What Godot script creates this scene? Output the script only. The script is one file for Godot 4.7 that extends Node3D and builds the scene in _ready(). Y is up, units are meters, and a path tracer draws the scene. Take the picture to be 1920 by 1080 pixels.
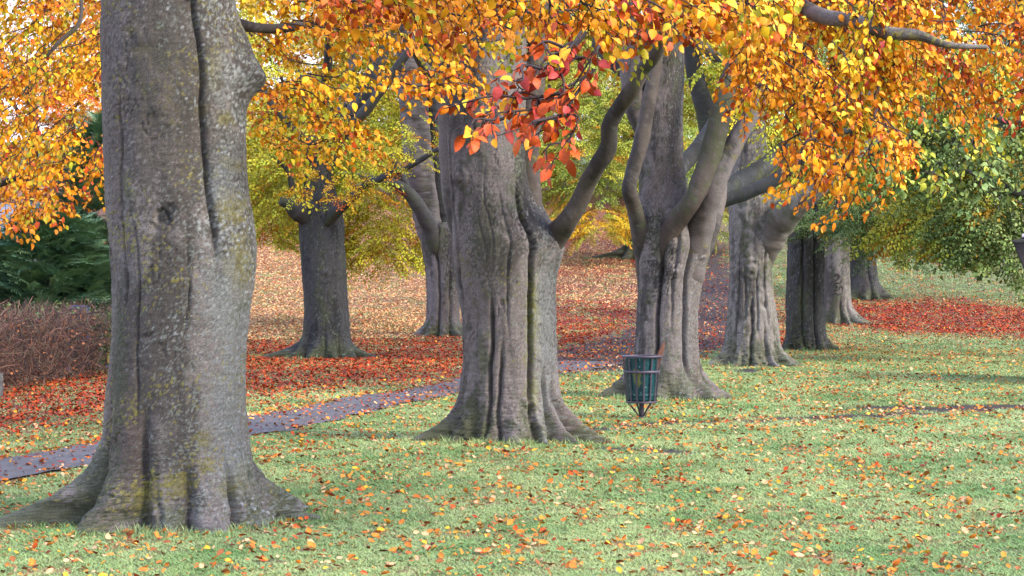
extends Node3D
# An avenue of beeches in autumn: camera at the origin 1.6 m above the lawn, looking along -z.
const F := 3200.0      # lens in photograph pixels: at() turns a measured pixel and a distance into a point
const EYE := 1.6

var rng: RandomNumberGenerator
var nA: FastNoiseLite
var nB: FastNoiseLite
var nC: FastNoiseLite
var nD: FastNoiseLite
var nE: FastNoiseLite
var nF: FastNoiseLite
var M := {}
var leaf_meshes: Array = []
var spray_meshes: Array = []
var names := {}
var bark_off := Vector3.ZERO
var fine := 1.0            # how much of the finest bark pattern the mesh can carry
var trunks: Array = []      # [x, z, radius] of every trunk, so that grass and leaves keep off them

const PATH := [[-7.6, 6.0], [-5.75, 11.5], [-4.52, 15.0], [-4.02, 16.4], [-3.05, 19.8], [-2.15, 22.9], [-0.94, 27.2], [0.45, 32.5], [1.95, 39.4], [3.6, 46.0], [5.4, 54.0], [7.0, 64.0], [8.0, 80.0]]


class MB:
	var v := PackedVector3Array()
	var c := PackedColorArray()
	var i := PackedInt32Array()
	var n := PackedVector3Array()
	func tri(a: int, b: int, d: int) -> void:
		i.append(a); i.append(b); i.append(d)
	func vert(p: Vector3, col: Color) -> int:
		v.append(p); c.append(col)
		return v.size() - 1
	func smooth() -> void:
		n.resize(v.size())
		n.fill(Vector3.ZERO)
		for k in range(0, i.size(), 3):
			var a := i[k]; var b := i[k + 1]; var d := i[k + 2]
			var f := (v[d] - v[a]).cross(v[b] - v[a])
			n[a] += f; n[b] += f; n[d] += f
		for k in n.size():
			n[k] = n[k].normalized() if n[k].length_squared() > 1e-20 else Vector3.UP
	func mesh(mat: Material) -> ArrayMesh:
		if n.size() != v.size():
			smooth()
		var arr := []
		arr.resize(Mesh.ARRAY_MAX)
		arr[Mesh.ARRAY_VERTEX] = v
		arr[Mesh.ARRAY_NORMAL] = n
		if c.size() == v.size():
			arr[Mesh.ARRAY_COLOR] = c
		arr[Mesh.ARRAY_INDEX] = i
		var m := ArrayMesh.new()
		m.add_surface_from_arrays(Mesh.PRIMITIVE_TRIANGLES, arr)
		m.surface_set_material(0, mat)
		return m


# ------------------------------------------------------------------ small helpers
func at(px: float, py: float, d: float) -> Vector3:
	return Vector3((px - 960.0) / F * d, EYE - (py - 540.0) / F * d, -d)


func lin(r: float, g: float, b: float) -> Color:
	return Color(r, g, b, 1.0)


func mul(c: Color, k: float) -> Color:
	return Color(c.r * k, c.g * k, c.b * k, 1.0)


func noise(s: int, freq: float, oct := 3) -> FastNoiseLite:
	var f := FastNoiseLite.new()
	f.seed = s
	f.noise_type = FastNoiseLite.TYPE_SIMPLEX_SMOOTH
	f.frequency = freq
	f.fractal_octaves = oct
	return f


func numbered(called: String) -> String:
	var k: int = names.get(called, 0)
	names[called] = k + 1
	return called if k == 0 else "%s_%03d" % [called, k]


func thing(called: String, label: String, category: String, pos := Vector3.ZERO, group := "") -> Node3D:
	var o := Node3D.new()
	o.name = numbered(called)
	add_child(o)
	o.position = pos
	o.set_meta("label", label)
	o.set_meta("category", category)
	if group != "":
		o.set_meta("group", group)
	return o


func part(called: String, mesh: Mesh, parent: Node3D, mat: Material = null, stuff := false) -> MeshInstance3D:
	var o := MeshInstance3D.new()
	o.name = called
	o.mesh = mesh
	if mat:
		o.material_override = mat
	if stuff:
		o.set_meta("kind", "stuff")
	parent.add_child(o, true)
	return o


func structure(called: String, mesh: Mesh) -> MeshInstance3D:
	var o := part(called, mesh, self)
	o.set_meta("kind", "structure")
	return o


func copies(called: String, mesh: Mesh, buf: PackedFloat32Array, parent: Node3D) -> MultiMeshInstance3D:
	var mm := MultiMesh.new()
	mm.transform_format = MultiMesh.TRANSFORM_3D
	mm.use_colors = true
	mm.mesh = mesh
	mm.instance_count = buf.size() / 16
	mm.buffer = buf
	var o := MultiMeshInstance3D.new()
	o.name = called
	o.multimesh = mm
	o.set_meta("kind", "stuff")
	parent.add_child(o, true)
	return o


func put(buf: PackedFloat32Array, b: Basis, p: Vector3, c: Color) -> void:
	buf.append_array(PackedFloat32Array([b.x.x, b.y.x, b.z.x, p.x, b.x.y, b.y.y, b.z.y, p.y, b.x.z, b.y.z, b.z.z, p.z, c.r, c.g, c.b, 1.0]))


func path_x(d: float) -> float:
	for k in range(1, PATH.size()):
		if d < PATH[k][1] or k == PATH.size() - 1:
			var a: Array = PATH[k - 1]
			var b: Array = PATH[k]
			return lerpf(a[0], b[0], (d - a[1]) / (b[1] - a[1]))
	return 0.0


func path_half(d: float) -> float:
	return lerpf(0.56, 1.25, smoothstep(26.0, 40.0, d))


func gy(x: float, z: float) -> float:
	var d := -z
	var s := maxf(0.0, d - 42.0)
	var h := 0.0015 * s * s if s < 62.0 else 5.77 + (s - 62.0) * 0.186
	if d > 150.0:
		h = 14.3 + 6.0 * (1.0 - exp(-(d - 150.0) / 60.0))
	h += nE.get_noise_2d(x, z) * 0.05 * smoothstep(5.0, 12.0, d)
	return h


func ground_at(px: float, d: float) -> Vector3:
	var x := (px - 960.0) / F * d
	return Vector3(x, gy(x, -d), -d)


# what lies on the ground: x = share of litter, y = how red it is, z = bare earth
func cover(x: float, d: float) -> Vector3:
	var side := x - path_x(d)
	var n := nB.get_noise_2d(x * 0.09, d * 0.06)         # patches of a few metres
	var m := nB.get_noise_2d(x * 0.33 + 40.0, d * 0.22)  # tufts and drifts
	var lit := 0.0
	var red := 0.15
	var mud := 0.0
	var drift2 := nB.get_noise_2d(x * 0.55 + 12.0, d * 0.4)
	if d < 44.0 and side > 0.0:
		lit = 0.11 + 0.2 * smoothstep(0.0, 0.5, m + n * 0.6) + 0.42 * smoothstep(0.12, 0.5, drift2 + 0.35 * m) + 0.14 * smoothstep(14.0, 10.5, d) * smoothstep(-0.3, 0.3, m + 0.1)
		lit += 0.10 * smoothstep(1.3, 0.2, absf(x + 1.0 - d * 0.0) / 3.0) * smoothstep(12.5, 16.0, d) * smoothstep(20.0, 16.0, d) * smoothstep(-0.1, 0.4, m)
		lit += 0.22 * smoothstep(1.2, 0.1, side) * smoothstep(-0.25, 0.3, m)
		lit += 0.25 * smoothstep(22.0, 30.0, d) * smoothstep(3.5, 0.5, side) 
		# worn strip with leaves blown along it
		var line := 19.55 + (x - 0.6) * 0.52
		var w := absf(d - line - nB.get_noise_2d(x * 0.3, 3.0) * 0.5)
		if x > 0.3:
			mud = smoothstep(0.5, 0.15, w + 0.3 * m) * clampf(0.9 + 0.6 * m, 0.0, 1.0)
			var w2 := absf(d - 22.9 - nB.get_noise_2d(x * 0.25, 9.0) * 0.4)
			mud = maxf(mud, smoothstep(0.75, 0.3, w2 + 0.25 * m) * smoothstep(4.0, 5.0, x))
			lit += 0.28 * smoothstep(1.5, 0.2, absf(w - 0.3)) * smoothstep(-0.2, 0.3, m)
		else:
			var w3 := absf(d - 18.1 - (x + 2.5) * 0.25)
			mud = smoothstep(0.16, 0.05, w3 + 0.1 * m) * smoothstep(-2.8, -2.5, x) * smoothstep(-0.4, -0.7, x)
		# earth showing beside the big roots
		mud = maxf(mud, 0.8 * smoothstep(0.55, 0.25, Vector2((x - 1.25) * 0.9, (d - 16.7) * 1.6).length() + 0.8 * m))
		mud = maxf(mud, smoothstep(0.5, 0.2, Vector2(x - 4.55, (d - 33.0) * 0.5).length() + 0.3 * m))
	elif side <= 0.0 and d < 44.0:
		lit = 0.42 + 0.5 * smoothstep(1.0, 3.6, -side) + 0.35 * m + 0.25 * smoothstep(0.5, 0.0, -side - path_half(d))
		lit = lerpf(lit, 0.92 + 0.2 * m, smoothstep(25.0, 32.0, d))
		red = 0.3 + 0.65 * smoothstep(1.0, 3.2, -side)
		red = lerpf(red, 0.98, smoothstep(25.0, 33.0, d))
		if d < 15.0:
			lit *= 0.75
	else:
		lit = 0.86 + 0.3 * n + 0.15 * m
		red = lerpf(0.97, 0.3, smoothstep(46.0, 66.0, d + 16.0 * n + 8.0 * m)) if x < 1.0 else 0.85 + 0.5 * n
		var right := smoothstep(7.0, 10.5, x - (d - 44.0) * 0.05)
		var drift := smoothstep(1.3, 0.6, Vector2((x - 15.8) / 6.0, (d - 60.5) / 10.0).length() + 0.35 * n + 0.15 * m)
		lit = lerpf(lit, 0.13 + 0.3 * smoothstep(0.1, 0.6, n + m * 0.5) + 0.85 * drift, right)
		red = lerpf(red, 0.45 + 0.5 * drift, right)
	if d >= 36.0 and d < 44.0 and side > 0.0:
		lit = lerpf(lit, lit + 0.15, smoothstep(36.0, 44.0, d))
	# the worn ground along the upper path
	mud = maxf(mud, smoothstep(path_half(d) + 1.7, path_half(d) + 0.3, absf(side - 0.3) + 0.8 * m) * smoothstep(28.0, 35.0, d))
	return Vector3(clampf(lit, 0.0, 1.0), clampf(red, 0.0, 1.0), clampf(mud, 0.0, 1.0))


func litter_color(red: float, pale := 0.0) -> Color:
	var r := rng.randf()
	var c: Color
	if rng.randf() < pale:
		return lin(0.64, 0.32, 0.12).lerp(lin(0.70, 0.46, 0.25), r)
	if rng.randf() < red:
		c = lin(0.21, 0.024, 0.013).lerp(lin(0.52, 0.085, 0.02), r)
		if rng.randf() < 0.16:
			c = lin(0.13, 0.03, 0.02)
	else:
		c = lin(0.62, 0.22, 0.035).lerp(lin(0.46, 0.14, 0.03), r)
		var k := rng.randf()
		if k < 0.14:
			c = lin(0.72, 0.36, 0.035)
		elif k < 0.34:
			c = lin(0.60, 0.36, 0.20)
		elif k < 0.5:
			c = lin(0.26, 0.095, 0.035)
	return mul(c, rng.randf_range(0.8, 1.15))


func pal(which: String, clump: float) -> Color:
	var r := clampf(rng.randf() * 0.75 + clump * 0.6 + 0.12, 0.0, 1.0)
	var q := rng.randf()
	var c: Color
	match which:
		"red":
			c = lin(0.360, 0.036, 0.0077).lerp(lin(0.562, 0.119, 0.0066), r)
			if q < 0.10: c = lin(0.612, 0.277, 0.0165)
			elif q < 0.2: c = lin(0.374, 0.040, 0.0330)
		"orange":
			c = lin(0.70, 0.17, 0.006).lerp(lin(0.78, 0.41, 0.012), r)
			if q < 0.09: c = lin(0.46, 0.07, 0.012)
			elif q < 0.19: c = lin(0.50, 0.42, 0.025)
		"yellow":
			c = lin(0.74, 0.34, 0.010).lerp(lin(0.74, 0.53, 0.020), r)
			if q < 0.24: c = lin(0.40, 0.42, 0.03)
			elif q < 0.3: c = lin(0.52, 0.12, 0.012)
		"ygreen":
			c = lin(0.72, 0.58, 0.03).lerp(lin(0.38, 0.49, 0.04), r)
			if q < 0.1: c = lin(0.60, 0.26, 0.015)
		"golive":
			c = lin(0.56, 0.52, 0.045).lerp(lin(0.22, 0.37, 0.06), r)
			if q < 0.08: c = lin(0.55, 0.26, 0.016)
		_:
			c = lin(0.24, 0.32, 0.075).lerp(lin(0.11, 0.205, 0.07), r)
			if q < 0.05: c = lin(0.45, 0.27, 0.02)
	return mul(c, rng.randf_range(0.82, 1.12))


# ------------------------------------------------------------------ curves, tubes, bark
func catmull(pts: Array, per: int) -> Array:
	# pts: [Vector3, radius]; returns the same, evenly refined
	var out := []
	for k in pts.size() - 1:
		var a: Vector3 = pts[maxi(k - 1, 0)][0]
		var b: Vector3 = pts[k][0]
		var c: Vector3 = pts[k + 1][0]
		var d: Vector3 = pts[mini(k + 2, pts.size() - 1)][0]
		for s in per:
			var t := float(s) / per
			out.append([b.cubic_interpolate(c, a, d, t), lerpf(pts[k][1], pts[k + 1][1], t)])
	out.append(pts[-1])
	return out


func tube(mb: MB, pts: Array, sides: int, style: Dictionary, rough := 0.0) -> void:
	var up := Vector3(0.31, 0.17, 0.93).normalized()
	var first := mb.v.size()
	for k in pts.size():
		var p: Vector3 = pts[k][0]
		var t: Vector3 = (pts[mini(k + 1, pts.size() - 1)][0] - pts[maxi(k - 1, 0)][0])
		t = t.normalized()
		var a := (up - t * up.dot(t)).normalized()
		var b := t.cross(a)
		up = a
		for s in sides:
			var w := TAU * s / sides
			var dir := a * cos(w) + b * sin(w)
			var r: float = pts[k][1]
			if rough > 0.0:
				var q := p + dir * r
				r *= 1.0 + 0.5 * rough * nA.get_noise_3d(q.x * 2.2, q.y * 2.2, q.z * 2.2) + 1.2 * rough * (nB.get_noise_3d(q.x * 0.5, q.y * 0.5, q.z * 0.5) + 0.08 * nC.get_noise_3d(q.x * 0.5, q.y * 0.5, q.z * 0.5))
			var v := p + dir * r
			mb.vert(v, bark(v, style, 9.0, dir) if rough > 0.0 else style.base)
	for k in pts.size() - 1:
		for s in sides:
			var q := first + k * sides
			var s2 := (s + 1) % sides
			mb.tri(q + s, q + s2, q + sides + s)
			mb.tri(q + s2, q + sides + s2, q + sides + s)
	var tip := mb.vert(pts[-1][0], style.base)
	var l := first + (pts.size() - 1) * sides
	for s in sides:
		mb.tri(l + s, l + (s + 1) % sides, tip)


func bark(p: Vector3, st: Dictionary, hgt: float, dir: Vector3) -> Color:
	var a := nA.get_noise_3d(p.x * 1.6, p.y * 0.5, p.z * 1.6)
	var b := nB.get_noise_3dv(p * 1.2)
	var f := fine * nC.get_noise_3d(p.x, p.y * 1.6, p.z)
	var c: Color = st.base
	var streak := nA.get_noise_3d(p.x * 5.0 + 3.0, p.y * 0.45, p.z * 5.0)
	c = mul(c, 1.25).lerp(st.dark, smoothstep(-0.05, 0.32, a + b * 0.4 + 0.45 * streak) * 0.95)
	c = c.lerp(st.warm, smoothstep(0.0, 0.5, nA.get_noise_3d(p.x * 1.3 + 31.0, p.y * 0.4, p.z * 1.3) + 0.25 * b) * 0.7)
	var g: float = nA.get_noise_3d(p.x * 2.0 - 17.0, p.y * 0.6, p.z * 2.0) + 0.55 * b + 0.3 * f + st.green + st.foot * smoothstep(0.75, 0.0, hgt)
	c = c.lerp(lin(0.072, 0.084, 0.03), smoothstep(0.18, 0.55, g) * 0.75)
	var right: float = dir.dot(st.weather)
	var l := 0.8 * nD.get_noise_3dv(p * 2.2) + 0.5 * nC.get_noise_3dv(p * 1.3) + 0.45 * b
	c = c.lerp(lin(0.25, 0.28, 0.255), smoothstep(0.30, 0.44, l + st.lichen * right - 0.16) * 0.6 * fine)
	var y := nD.get_noise_3dv(p * 1.5 + Vector3(9, 4, 2)) + 0.7 * nA.get_noise_3dv(p * 2.0 + Vector3(3, 3, 3))
	c = c.lerp(lin(0.27, 0.24, 0.035), smoothstep(0.34, 0.46, y + st.yellow * (right if st.yellow > 0.0 else 1.0) - 0.12) * 0.75)
	if st.has("dots"):      # round crusts of white lichen
		var n := nF.get_noise_3dv(p)
		var many: float = st.dots * right + 0.5 * nA.get_noise_3dv(p * 1.6 + Vector3(5, 1, 8)) - 0.28
		c = c.lerp(lin(0.36, 0.38, 0.38), smoothstep(-0.80 + clampf(many, -0.3, 0.3) * 0.7, -0.9 + clampf(many, -0.3, 0.3) * 0.7, n) * fine * 0.8 * smoothstep(-0.1, 0.1, many))
	if st.has("stains_and_shade"):
		for q in st.stains_and_shade:      # [centre, radii, colour, share]
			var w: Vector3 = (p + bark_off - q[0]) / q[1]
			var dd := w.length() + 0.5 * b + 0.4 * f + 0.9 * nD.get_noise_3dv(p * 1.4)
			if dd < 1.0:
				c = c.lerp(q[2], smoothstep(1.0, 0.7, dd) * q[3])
	var k := 1.0 + 0.5 * f
	return Color(c.r * k, c.g * k, c.b * k, 1.0)


func wrap_angle(a: float) -> float:
	return fposmod(a + PI, TAU) - PI


# A trunk as one surface: outline from measured edges [height, left, right], root flares, grooves, knots, bark relief.
func trunk(parent: Node3D, T: Dictionary) -> void:
	var d: float = T.d
	var prof: Array = T.prof       # from the bottom up: [py, left px, right px]
	var ys := []
	var cx := []
	var rs := []
	for q in prof:
		ys.append(EYE - (q[0] - 540.0) / F * d)
		cx.append(((q[1] + q[2]) * 0.5 - 960.0) / F * d)
		rs.append((q[2] - q[1]) * 0.5 / F * d)
	var base: Vector3 = parent.position
	var segs: int = T.segs
	var step: float = T.step
	var top: float = T.top
	var style: Dictionary = T.style
	var mb := MB.new()
	var y := base.y - 0.3
	var rings := 0
	var sink := 0
	var outline := PackedFloat32Array()
	var out_c := 0.0
	while y < top:
		var h := y - base.y
		while sink < ys.size() - 2 and y > ys[sink + 1]:
			sink += 1
		var t := clampf((y - ys[sink]) / (ys[sink + 1] - ys[sink]), 0.0, 1.0)
		# cubic through the neighbours keeps the outline soft
		var i0 := maxi(sink - 1, 0)
		var i3 := mini(sink + 2, ys.size() - 1)
		var c := cubic_interpolate(cx[sink], cx[sink + 1], cx[i0], cx[i3], t)
		var r0 := cubic_interpolate(rs[sink], rs[sink + 1], rs[i0], rs[i3], t)
		if y > ys[-1]:
			r0 = maxf(rs[-1] * (1.0 - 0.08 * (y - ys[-1])), rs[-1] * 0.45)
			c = cx[-1]
		var keep := h >= 0.02 and outline.is_empty()
		if keep:
			out_c = c
		for s in segs:
			var w := TAU * s / segs
			var dir := Vector3(cos(w), 0.0, sin(w))
			var r := r0
			for q in T.lobes:      # [angle, width, amount, from, to]
				r += r0 * q[2] * exp(-pow(wrap_angle(w - deg_to_rad(q[0])) / q[1], 2.0)) * smoothstep(q[3] - 0.5, q[3] + 0.3, h) * (1.0 - smoothstep(q[4] - 0.4, q[4] + 0.4, h))
			for q in T.roots:      # [angle, width, length, height]
				var e: float = pow(maxf(0.0, 1.0 - h / q[3]), 2.4) if h > 0.0 else 1.0 - h * 0.9
				var wd: float = q[1] * (1.0 - 0.35 * minf(e, 1.0))
				var wob: float = deg_to_rad(q[0]) + 0.1 * nA.get_noise_2d(h * 3.0, q[0])
				r += q[2] * e * exp(-pow(wrap_angle(w - wob) / wd, 2.0))
			for q in T.grooves:    # [angle below, angle above, from, to, depth, width]
				if h > q[2] - 0.3 and h < q[3] + 0.3:
					var u: float = clampf((h - q[2]) / (q[3] - q[2]), 0.0, 1.0)
					var ga: float = deg_to_rad(lerpf(q[0], q[1], u)) + 0.07 * nA.get_noise_2d(h * 1.5, q[0])
					r -= q[4] * exp(-pow(wrap_angle(w - ga) / q[5], 2.0)) * smoothstep(q[2] - 0.3, q[2] + 0.1, h) * (1.0 - smoothstep(q[3] - 0.35, q[3] + 0.2, h))
			for q in T.knots:      # [angle, height, amount, size, ring]
				var dx := wrap_angle(w - deg_to_rad(q[0])) * r0
				var dy: float = h - q[1]
				var dd: float = (dx * dx + dy * dy) / (q[3] * q[3])
				if dd < 9.0:
					r += q[2] * exp(-dd)
					if q[4] > 0.0:
						r += q[4] * sin(sqrt(dd) * 7.0) * exp(-dd * 0.7)
			var p := Vector3(c + dir.x * r, y, -d + dir.z * r)
			r += (0.022 + 0.03 * smoothstep(0.6, 0.0, h)) * r0 / 0.5 * nA.get_noise_3d(p.x * 1.2, p.y * 0.7, p.z * 1.2) + 0.03 * smoothstep(0.5, 0.0, h) * nA.get_noise_3d(p.x * 4.0, p.y * 2.0, p.z * 4.0)
			r += T.relief * (1.0 + 2.2 * smoothstep(0.55, 0.0, h)) * (0.010 * nB.get_noise_3d(p.x * 1.3, p.y * 0.5, p.z * 1.3) + 0.0045 * nB.get_noise_3d(p.x * 0.9, p.y * 6.0, p.z * 0.9) + 0.0035 * nC.get_noise_3dv(p))
			# fine horizontal folds and short bark cracks
			var fold := nA.get_noise_3d(p.x * 4.6 + 7.0, p.y * 2.6, p.z * 4.6) + 0.25 * nB.get_noise_3d(p.x, p.y, p.z)
			var seam := nA.get_noise_3d(p.x * 3.0 + 50.0, p.y * 6.5, p.z * 3.0) + 0.2 * nB.get_noise_3d(p.x, p.y + 9.0, p.z)
			r -= T.relief * 0.014 * smoothstep(0.035, 0.0, absf(fold)) * smoothstep(0.0, 0.25, nA.get_noise_3d(p.x * 1.5, p.y * 1.5 + 20.0, p.z * 1.5))
			r -= T.relief * 0.009 * smoothstep(0.04, 0.0, absf(seam)) * smoothstep(0.05, 0.3, nA.get_noise_3d(p.x * 1.5 + 60.0, p.y * 1.5, p.z * 1.5))
			p = Vector3(c + dir.x * r, y, -d + dir.z * r)
			var col := bark(p, style, h, dir)
			mb.vert(p - base, col)
			if keep:
				outline.append(r)
		rings += 1
		y += step * (0.6 if h < 0.7 else 1.0) * (1.0 if h < 5.0 else 2.5)
	for k in rings - 1:
		for s in segs:
			var q := k * segs
			var s2 := (s + 1) % segs
			mb.tri(q + s, q + segs + s, q + s2)
			mb.tri(q + s2, q + segs + s, q + segs + s2)
	var cap := mb.vert(Vector3(cx[-1], top, -d) - base, style.base)
	for s in segs:
		mb.tri((rings - 1) * segs + s, cap, (rings - 1) * segs + (s + 1) % segs)
	mb.smooth()
	part("trunk", mb.mesh(M.bark), parent)
	var most := 0.0
	for q in outline:
		most = maxf(most, q)
	trunks.append([out_c, -d, outline, most])


# limb from measured points [px, py, distance, thickness in px]
func limb(parent: Node3D, pts: Array, style: Dictionary, sides := 14, called := "limb") -> void:
	var w := []
	for q in pts:
		w.append([at(q[0], q[1], q[2]) - parent.position, q[3] * 0.5 / F * q[2]])
	limb_w(parent, w, style, sides, called)


func limb_w(parent: Node3D, pts: Array, style: Dictionary, sides := 12, called := "limb") -> void:
	var first: Array = pts[0]
	pts = pts.duplicate()
	pts[0] = [first[0], first[1] * 0.45]
	var len := 0.0
	for k in pts.size() - 1:
		len += (pts[k + 1][0] - pts[k][0]).length()
	var per := clampi(int(len / (pts.size() - 1) / 0.035), 4, 40)
	var mb := MB.new()
	bark_off = parent.position
	fine = 0.4
	tube(mb, catmull(pts, per), sides, style, 0.11)
	bark_off = Vector3.ZERO
	fine = 1.0
	mb.smooth()
	part(called, mb.mesh(M.bark), parent)


# ------------------------------------------------------------------ leaves
func leaf_mesh(fold: float, curl: float, twist: float, stalk := true) -> ArrayMesh:
	# a beech leaf one unit long from stalk to tip, lying in x (length) and z (width)
	var mb := MB.new()
	var prof := [[0.0, 0.03], [0.09, 0.18], [0.2, 0.28], [0.32, 0.34], [0.45, 0.36], [0.58, 0.34], [0.7, 0.29], [0.82, 0.21], [0.92, 0.10], [1.0, 0.0]]
	var white := Color(1, 1, 1)
	var r := RandomNumberGenerator.new()
	r.seed = 100 + int(fold * 100.0) + int(curl * 10.0)
	for k in prof.size():
		var x: float = prof[k][0]
		var w: float = prof[k][1]
		var y := -curl * x * x
		var tw := twist * (x - 0.4)
		mb.vert(Vector3(x, y, 0), Color(1.12, 1.18, 1.2))
		var wav := (0.022 if k % 2 == 0 else -0.022) if w > 0.1 else 0.0     # pleats along the side veins
		for sg in [1.0, -1.0]:
			var e := r.randf_range(0.86, 1.08) if r.randf() > 0.1 else r.randf_range(0.55, 0.75)
			mb.vert(Vector3(x - 0.03, y + w * (fold + tw * sg) + wav, w * sg * r.randf_range(0.93, 1.03)), Color(e, e * e * 0.97, e * 0.8))
	for k in prof.size() - 1:
		var a := k * 3
		mb.tri(a, a + 3, a + 1); mb.tri(a + 1, a + 3, a + 4)
		mb.tri(a, a + 2, a + 3); mb.tri(a + 2, a + 5, a + 3)
	if stalk:
		var s := mb.vert(Vector3(-0.16, 0.03, 0.012), mul(white, 0.5))
		var s2 := mb.vert(Vector3(-0.16, 0.03, -0.012), mul(white, 0.5))
		mb.tri(s, 0, s2)
	mb.smooth()
	return mb.mesh(M.leaf)


func spray_mesh(sd: int, n_side: int, leaf_len: float) -> ArrayMesh:
	# a leafy branchlet one metre long: a drooping axis, side twigs, small leaves along all of them
	var r := RandomNumberGenerator.new()
	r.seed = sd
	var mb := MB.new()
	var wood := lin(0.10, 0.075, 0.06)
	var axis := []
	for k in 7:
		var t := k / 6.0
		axis.append([Vector3(t, 0.06 * sin(t * 4.0 + sd) - 0.32 * t * t, 0.07 * sin(t * 3.0 + sd * 2.0)), lerpf(0.007, 0.002, t)])
	tube(mb, axis, 3, {"base": wood})
	for k in n_side:
		var t := (k + 0.6) / (n_side + 0.4)
		var sgn := 1.0 if k % 2 == 0 else -1.0
		var o: Vector3 = axis[mini(int(t * 6.0), 5)][0].lerp(axis[mini(int(t * 6.0), 5) + 1][0], fmod(t * 6.0, 1.0))
		var ln := r.randf_range(0.22, 0.42) * (1.0 - 0.55 * t)
		var dir := Vector3(0.55, r.randf_range(-0.5, 0.15), sgn * r.randf_range(0.5, 0.9)).normalized()
		var e := o + dir * ln + Vector3(0, -0.12 * ln, 0)
		tube(mb, [[o, 0.003], [e, 0.0012]], 3, {"base": wood})
		var nl := maxi(2, int(ln / (leaf_len * 0.62)))
		for j in nl + 1:
			var u := (j + 0.5) / (nl + 0.5)
			var q := o.lerp(e, minf(u, 1.0))
			var s2 := 1.0 if j % 2 == 0 else -1.0
			var across := dir.cross(Vector3.UP).normalized() * s2
			var ld := (dir * 0.7 + across * (0.8 if j < nl else 0.1) + Vector3(0, r.randf_range(-0.9, 0.0), 0)).normalized()
			var ll := leaf_len * r.randf_range(0.75, 1.15)
			var nrm := (Vector3.UP * 0.8 + Vector3(r.randf_range(-0.8, 0.8), 0, r.randf_range(-0.8, 0.8))).normalized()
			var wv := ld.cross(nrm).normalized() * ll * 0.31
			var nn := wv.cross(ld).normalized() * ll * 0.08
			var k2 := r.randf_range(0.62, 1.2)
			var col := Color(k2, k2 * r.randf_range(0.8, 1.1), k2, 1)
			var a := mb.vert(q, col)
			var b1 := mb.vert(q + ld * ll * 0.38 + wv + nn, col)
			var b2 := mb.vert(q + ld * ll * 0.38 - wv + nn, col)
			var c1 := mb.vert(q + ld * ll * 0.75 + wv * 0.7, col)
			var c2 := mb.vert(q + ld * ll * 0.75 - wv * 0.7, col)
			var tp := mb.vert(q + ld * ll - nn, col)
			mb.tri(a, b1, b2); mb.tri(b1, c1, b2); mb.tri(b2, c1, c2); mb.tri(c1, tp, c2)
	mb.smooth()
	return mb.mesh(M.spray)


# one leafy bough built leaf by leaf: fills leaves with [Transform3D, Color] and twigs with thin wood
func bough(leaves: Array, twigs: MB, a: Vector3, b: Vector3, sag: float, which: String, leaf_len: float, spread := 0.34, dens := 1.0) -> void:
	var n := maxi(4, int((b - a).length() / 0.075 * dens))
	var main := (b - a).normalized()
	var flat := main.cross(Vector3.UP)
	flat = flat.normalized() if flat.length() > 0.05 else Vector3.RIGHT
	flat = flat.rotated(main, rng.randf_range(-0.7, 0.7))
	var pts := []
	var bend := Vector3(rng.randf_range(-0.06, 0.06), rng.randf_range(-0.04, 0.04), rng.randf_range(-0.06, 0.06))
	for k in 9:
		var t := k / 8.0
		pts.append([a.lerp(b, t) + Vector3(0, -sag * t * t + sag * t * 0.6, 0) + bend * sin(t * 7.0), lerpf(0.006, 0.0016, t)])
	tube(twigs, pts, 4, {"base": lin(0.055, 0.035, 0.032)})
	for k in n:
		var t := (k + rng.randf()) / n
		var f := t * 8.0
		var ix := mini(int(f), 7)
		var o: Vector3 = pts[ix][0].lerp(pts[ix + 1][0], f - ix)
		var sgn := 1.0 if k % 2 == 0 else -1.0
		var ln := spread * rng.randf_range(0.35, 1.0) * (1.0 - 0.6 * t * t)
		var dir := (main * rng.randf_range(0.4, 0.9) + flat * sgn * rng.randf_range(0.5, 1.0) + Vector3(0, rng.randf_range(-0.75, 0.1), 0)).normalized()
		var e := o + dir * ln + Vector3(0, -0.3 * ln, 0)
		var mid := o.lerp(e, 0.5) + Vector3(0, 0.08 * ln, 0)
		tube(twigs, [[o, 0.0028], [mid, 0.002], [e, 0.001]], 3, {"base": lin(0.06, 0.036, 0.03)})
		var nl := maxi(2, int(ln / (leaf_len * 0.6)))
		var clump := 0.5 * nB.get_noise_3dv(o * 0.22)
		for j in nl + 1:
			var u := (j + 0.6) / (nl + 0.6)
			var q := o.lerp(mid, u * 2.0) if u < 0.5 else mid.lerp(e, u * 2.0 - 1.0)
			var across := dir.cross(Vector3.UP).normalized() * (1.0 if j % 2 == 0 else -1.0)
			var ld := (dir * 0.5 + across * (0.7 if j < nl else 0.0) + Vector3(rng.randf_range(-0.3, 0.3), rng.randf_range(-1.1, 0.35), rng.randf_range(-0.4, 0.4))).normalized()
			var up := Vector3(rng.randf_range(-0.8, 0.8), rng.randf_range(0.3, 1.0), rng.randf_range(-0.5, 0.8))
			var zz := ld.cross(up).normalized()
			var s := leaf_len * rng.randf_range(0.55, 1.2)
			leaves.append([Transform3D(Basis(ld * s, zz.cross(ld) * s, zz * s), q + ld * s * 0.15), pal(which, clump)])


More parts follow.
